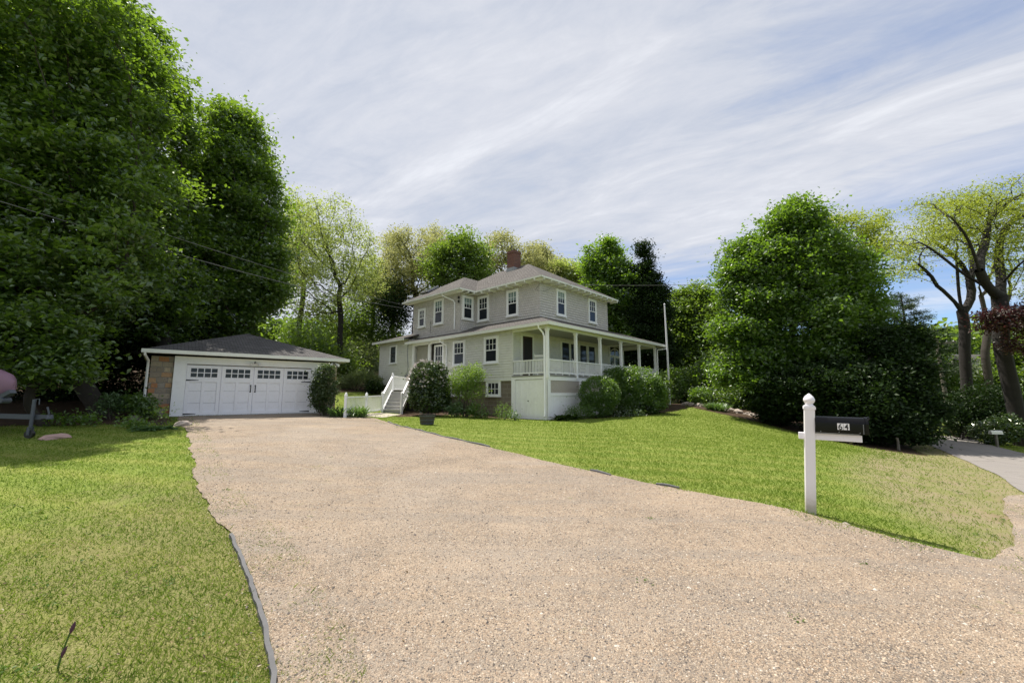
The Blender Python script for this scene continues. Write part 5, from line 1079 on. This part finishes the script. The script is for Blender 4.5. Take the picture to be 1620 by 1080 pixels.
S('woodland_bush', 'dark bush hiding the foot of the slim trunk between the beeches', 'bush', 1565, 690, 27, [(1562, 640, 30, 34), (1580, 660, 24, 24)], L_dark, n=9000, lsize=.13, shell=.55, jitb=.25, group='bushes along the woodland edge')
S('laurel_shrub', 'glossy dark shrub behind the small white roadside box', 'shrub', 1570, 703, 22.4, [(1572, 683, 28, 18), (1595, 676, 18, 18)], L_rhodo, n=4200, lsize=.15, aspect=.4, shell=.8)
S('laurel_shrub', 'small dark twisted shrub left of the roadside box at the end of the road', 'shrub', 1512, 700, 27, [(1515, 680, 16, 14), (1535, 690, 14, 8)], L_dark, n=1600, lsize=.14, shell=.6)
for px, py, D, lb in ((240, 682, 12.6, 'hosta clump with pale edged leaves at the gravel corner, nearest the garage'), (262, 680, 12.9, 'smaller hosta touching the gravel before the garage'), (215, 682, 12.6, 'thin hosta at the left end of the corner clump')):
    q = at(px, py, D); rosette('hosta', lb, 'plant', q.x, q.y, 60 if px != 215 else 30, .34, .12, .55, L_hosta, .22, 'hostas')
for px, py, D, lb in ((888, 664, 21.6, 'hosta at the foot of the white corner post'), (905, 664, 21.8, 'hosta right of the one at the corner post')):
    q = at(px, py, D); rosette('hosta', lb, 'plant', q.x, q.y, 90, .55, .18, .40, L_rhodo, .3, 'hostas', .5)
for px, py, D, n_, lb in ((536, 659, 19.3, 130, 'iris clump left of the first fence post'), (566, 661, 19.6, 120, 'iris clump in front of the picket fence'), (1128, 652, 28.5, 160, 'iris bed below the round clipped shrub'), (1140, 655, 27.9, 130, 'right end of the iris bed on the lawn crest')):
    q = at(px, py, D); rosette('iris_clump', lb, 'plant', q.x, q.y, n_, .75, .06, .22, L_iris, .42, 'iris clumps', .75)
# foreground iris stalk
q = (-2.62, 2.62); t = thing('iris_bud', 'single iris stalk with closed brown buds in the left foreground grass', 'flower', (*q, h(*q)))
mb = MB(); mb.tube([(-.02, 0, -.02), (.0, 0, .1), (.035, 0, .22)], [.006, .005, .004], 6); mb.build('stem', L_iris, t)
mb = MB(); mb.tube([(.034, 0, .205), (.040, 0, .225), (.048, 0, .25), (.053, 0, .27)], [.004, .011, .009, .002], 8); mb.build('bud', M_bud, t); mb = MB(); mb.tube([(.0, 0, .075), (.006, .0, .10), (.018, 0, .125), (.026, 0, .14)], [.004, .010, .006, .001], 8); mb.build('bud', M_bud, t)
# rocks
def rock(x, y, sx, sy, sz, label, m=M_rock, group=None):
    bm_ = __import__('bmesh').new(); __import__('bmesh').ops.create_icosphere(bm_, subdivisions=3, radius=1)
    ph = rng.random(6) * 6
    for v in bm_.verts:
        c = v.co; k = 1 + .16 * math.sin(c.x * 3 + ph[0]) * math.cos(c.y * 3.3 + ph[1]) + .10 * math.sin(c.z * 5 + ph[2] + c.x * 4) + .04 * rng.normal(); c *= k; c.x *= sx; c.y *= sy; c.z *= sz
    me = bpy.data.meshes.new('rock'); bm_.to_mesh(me); bm_.free(); me.materials.append(m); o = bpy.data.objects.new('rock', me); COL.objects.link(o); o.location = (x, y, h(x, y) + sz * .3); o.rotation_euler.z = rng.random() * 6; return tag(o, label, 'rock', group)
rock(-11.7, 10.85, .32, .16, .10, 'flat pinkish stone lying in the shaded grass beside the jack wheel', M_rockp)
rock(-10.7, 13.7, .22, .18, .16, 'pale rock before the left foot of the garage door', M_rock); rock(-13.9, 15.6, .30, .2, .14, 'grey rock in the soil bed under the dark maple')
rock(-9.0, 19.95, .14, .12, .09, 'pale stone at the right end of the garage threshold')
for i in range(14):
    f = i / 13; p0_ = at(1085 + 115 * f, 640 + 27 * f, 31.5 - 5.2 * f); rock(p0_.x + rng.normal() * .1, p0_.y + .1 * rng.normal(), .28 + .14 * rng.random(), .2, .13 + .05 * rng.random(), 'flat stone in the row edging the bed at the top of the lawn', M_rock, 'stones edging the far bed')
for x, y, lb in ((4.32, 5.62, 'small pale stone at the lawn edge just right of the mailbox post'), (4.36, 5.35, 'small flat stone at the lawn edge along the shadow of the mailbox'), (3.80, 5.95, 'small stone at the lawn edge just left of the mailbox post')): rock(x, y, .05, .035, .02, lb, M_rock)
q = at(1455, 700, 25)

# --- background woods as one far mass
def woods():
    C = []
    for px in np.arange(-700, 2400, 16):
        D = 62 + rng.random() * 14; top = 520 + 22 * math.sin(px * .011) + rng.random() * 30
        if 980 < px < 1420: top = min(top, 545)
        c0 = at(px, top, D); g = h(c0.x, c0.y); c0.z = max(c0.z, g + 3)
        n = 240; q = np.stack([c0.x + rng.normal(size=n) * 2.2, c0.y + rng.normal(size=n) * 1.6, g + (c0.z - g) * np.sqrt(rng.random(n))], 1); C.append(q)
    C = np.concatenate(C); C = np.repeat(C, 3, 0) + rng.normal(size=(len(C) * 3, 3)) * .5
    o = leaves('woods', C, .75, L_mid, None, .3, .7); tag(o, 'far woodland closing the view between the nearer trees', 'woods', kind='stuff')
woods()

# ============================================================ GRASS AND GRAVEL
def grass():
    N = 720000; D = 2.0 + (rng.random(N) ** 1.8) * 36; a = R(-58) + rng.random(N) * R(116); x = D * np.sin(a); y = D * np.cos(a)
    ok = ~inpoly(x, y, DRIVE) & ~inpoly(x, y, ROAD) & ~inpoly(x, y, FEDGE) & ~inpoly(x, y, BED) & ~inpoly(x, y, BED2)
    dr = dpoly(x, y, [tuple(p) for p in DR[::6]], False); dl = dpoly(x, y, [tuple(p) for p in DL[::6]], False); drd = dpoly(x, y, [tuple(p) for p in RL[::4]], False)
    drv = inpoly(x, y, DRIVE); pz = np.sin(x * 2.3 + 1) * np.sin(y * 1.9) + .6 * np.sin(x * 5.1) * np.sin(y * 4.3 + 2)
    ok |= drv & (np.minimum(dr, dl) < .45) & (pz + rng.random(N) * .8 > .75) & (rng.random(N) < .6)
    thin = (pz + rng.normal(size=N) * .5 > -1.35) | (x > 0); ok &= thin
    ok &= ~((drd < 3.6) & (x > 4) & (rng.random(N) < .86 - .7 * (drd / 3.6) ** 2))
    x, y, D = x[ok], y[ok], D[ok]; drd = drd[ok]; n = len(x); z = H(x, y) + .02 * np.sin(x * .9 + 1) * np.cos(y * .7)
    b3 = np.stack([x, y, z - .004], 1); hgt = (.016 + .018 * rng.random(n)) * (1 + .022 * D) * np.where(x > 1.5, 1.25, 1.); tall = rng.random(n) < .02; hgt[tall] *= 1.9; w_ = .0036 * (1 + .16 * D)
    az = rng.random(n) * 2 * PI; s = np.stack([np.cos(az), np.sin(az), 0 * az], 1) * w_[:, None] / 2; ln = rng.normal(size=(n, 2)) * .55; tipo = np.stack([ln[:, 0] * hgt, ln[:, 1] * hgt, hgt], 1)
    V = np.stack([b3 - s, b3 + s, b3 + tipo * .6 + s * .7 + np.array([0, 0, .0]), b3 + tipo * np.array([1.25, 1.25, 1.0])], 1).reshape(-1, 3)
    m = bpy.data.materials.new('grass_blades'); m.use_nodes = True; t = NT(m.node_tree); t.n.clear(); out = t.add('ShaderNodeOutputMaterial')
    rnd = t.add('ShaderNodeNewGeometry').outputs['Random Per Island']; co = t.add('ShaderNodeTexCoord').outputs['Object']
    nb = t.noise(co, .9, 4, .6); mpb = t.add('ShaderNodeMapping', {'Vector': co, 'Rotation': (0, 0, R(12))}).outputs[0]; bnd = t.add('ShaderNodeTexWave', {'Vector': mpb, 'Scale': .32, 'Distortion': 2.5, 'Detail': 3., 'Detail Scale': .6}, bands_direction='Y').outputs[1]; f = t.math('ADD', t.math('ADD', t.math('MULTIPLY', rnd, .5), t.math('MULTIPLY', nb, .5)), t.math('MULTIPLY', bnd, .13))
    c = t.ramp(f, [(.22, (.055, .12, .012)), (.45, (.115, .175, .026)), (.64, (.175, .235, .045)), (.82, (.23, .265, .075)), (.95, (.34, .29, .15))])
    d = t.add('ShaderNodeBsdfDiffuse', {'Color': c}); tr = t.add('ShaderNodeBsdfTranslucent', {'Color': t.mix(1., c, (1.5, 1.6, .9), 'MULTIPLY')}); mx = t.add('ShaderNodeMixShader', {0: .4, 1: d.outputs[0], 2: tr.outputs[0]})
    t.l.new(mx.outputs[0], out.inputs[0])
    o = npmesh('grass', V, np.arange(n * 4).reshape(n, 4), m); tag(o, 'short mown grass of the lawns either side of the gravel', 'grass', kind='stuff')
grass()
def gravel():
    N = 260000; D = 1.9 + (rng.random(N) ** 1.6) * 14; a = R(-45) + rng.random(N) * R(105); x = D * np.sin(a); y = D * np.cos(a)
    DR2 = [tuple(p) for p in DR[::6]]; ok = inpoly(x, y, DRIVE) | (((dpoly(x, y, DR2, False) < .25) | (dpoly(x, y, [tuple(p) for p in DL[::6]], False) < .10)) & (rng.random(N) < .12)); ok &= rng.random(N) < np.clip((16 - D) / 9, 0, 1); x, y, D = x[ok], y[ok], D[ok]; n = len(x)
    z = H(x, y) + .02 * np.sin(x * .9 + 1) * np.cos(y * .7) + .014
    s = (.0027 + .0036 * rng.random(n) ** 2) * (1 + .06 * D); big = rng.random(n) < .012; s[big] *= 1.9
    base = np.array([(1, 0, 0), (.31, .95, 0), (-.81, .59, 0), (-.81, -.59, 0), (.31, -.95, 0), (0, 0, .8), (0, 0, -.6)]); F = np.array([(i, (i + 1) % 5, 5) for i in range(5)])
    V = base[None, :6] * (1 + .25 * rng.normal(size=(n, 6, 1))).clip(.5, 1.5); V = V * s[:, None, None] * np.stack([1 + .4 * rng.random(n), .7 + .3 * rng.random(n), .5 + .5 * rng.random(n)], 1)[:, None]
    V[:, :5, 2] -= (s * .2)[:, None]
    az = rng.random(n) * 2 * PI; c_, s_ = np.cos(az)[:, None], np.sin(az)[:, None]; X = V[..., 0] * c_ - V[..., 1] * s_; Y = V[..., 0] * s_ + V[..., 1] * c_; V = np.stack([X + x[:, None], Y + y[:, None], V[..., 2] + z[:, None] + s[:, None] * .3], -1).reshape(-1, 3)
    m = bpy.data.materials.new('gravel_stones'); m.use_nodes = True; t = NT(m.node_tree); t.n.clear(); out = t.add('ShaderNodeOutputMaterial')
    c = t.ramp(t.add('ShaderNodeNewGeometry').outputs['Random Per Island'], STONES, 'CONSTANT')
    p = t.add('ShaderNodeBsdfPrincipled', {'Base Color': c, 'Roughness': .8, 'Specular IOR Level': .3}); t.l.new(p.outputs[0], out.inputs[0])
    o = npmesh('gravel', V, (F[None] + (np.arange(n) * 6)[:, None, None]).reshape(-1, 3), m); tag(o, 'loose pebbles of the gravel driveway', 'gravel', kind='stuff')
gravel()

def litter():
    N = 9000; D = 1.9 + rng.random(N) ** 1.4 * 12; a = R(-58) + rng.random(N) * R(116); x = D * np.sin(a); y = D * np.cos(a)
    dl = dpoly(x, y, [tuple(p) for p in DL[::6]], False); drd = dpoly(x, y, [tuple(p) for p in RL[::4]], False); ind = inpoly(x, y, DRIVE)
    ok = ((~ind) & (x < -.5) & (dl < 5)) | (ind & (rng.random(N) < .035)) | ((drd < 2.6) & (x > 4) & ~ind); x, y, D = x[ok], y[ok], D[ok]
    C = np.stack([x, y, H(x, y) + .02 * np.sin(x * .9 + 1) * np.cos(y * .7) + .016 + .012 * rng.random(len(x))], 1); i = rng.random(len(C)) < .6
    m = leafmat('dead_leaves', (.10, .065, .035), (.30, .22, .13), .15, (.2, .14, .07), .03)
    tag(leaves('leaf_litter', C[i], .022, m, None, 2., .5), 'dead leaves and twigs lying in the worn lawn and gravel', 'leaf litter', kind='stuff')
    # broad leaved weeds growing in the grass and the gravel
    n0 = 150; k = rng.integers(0, len(C), n0); Q = np.repeat(C[k], 14, 0) + rng.normal(size=(n0 * 14, 3)) * np.array([.035, .035, .008]); tag(leaves('weeds', Q, .022, leafmat('weed_leaves', (.05, .10, .02), (.09, .16, .03), .4, (.2, .34, .04), .015), None, 1.0, .6), 'small broad leaved weeds scattered in the worn lawn and gravel', 'weeds', kind='stuff')
litter()
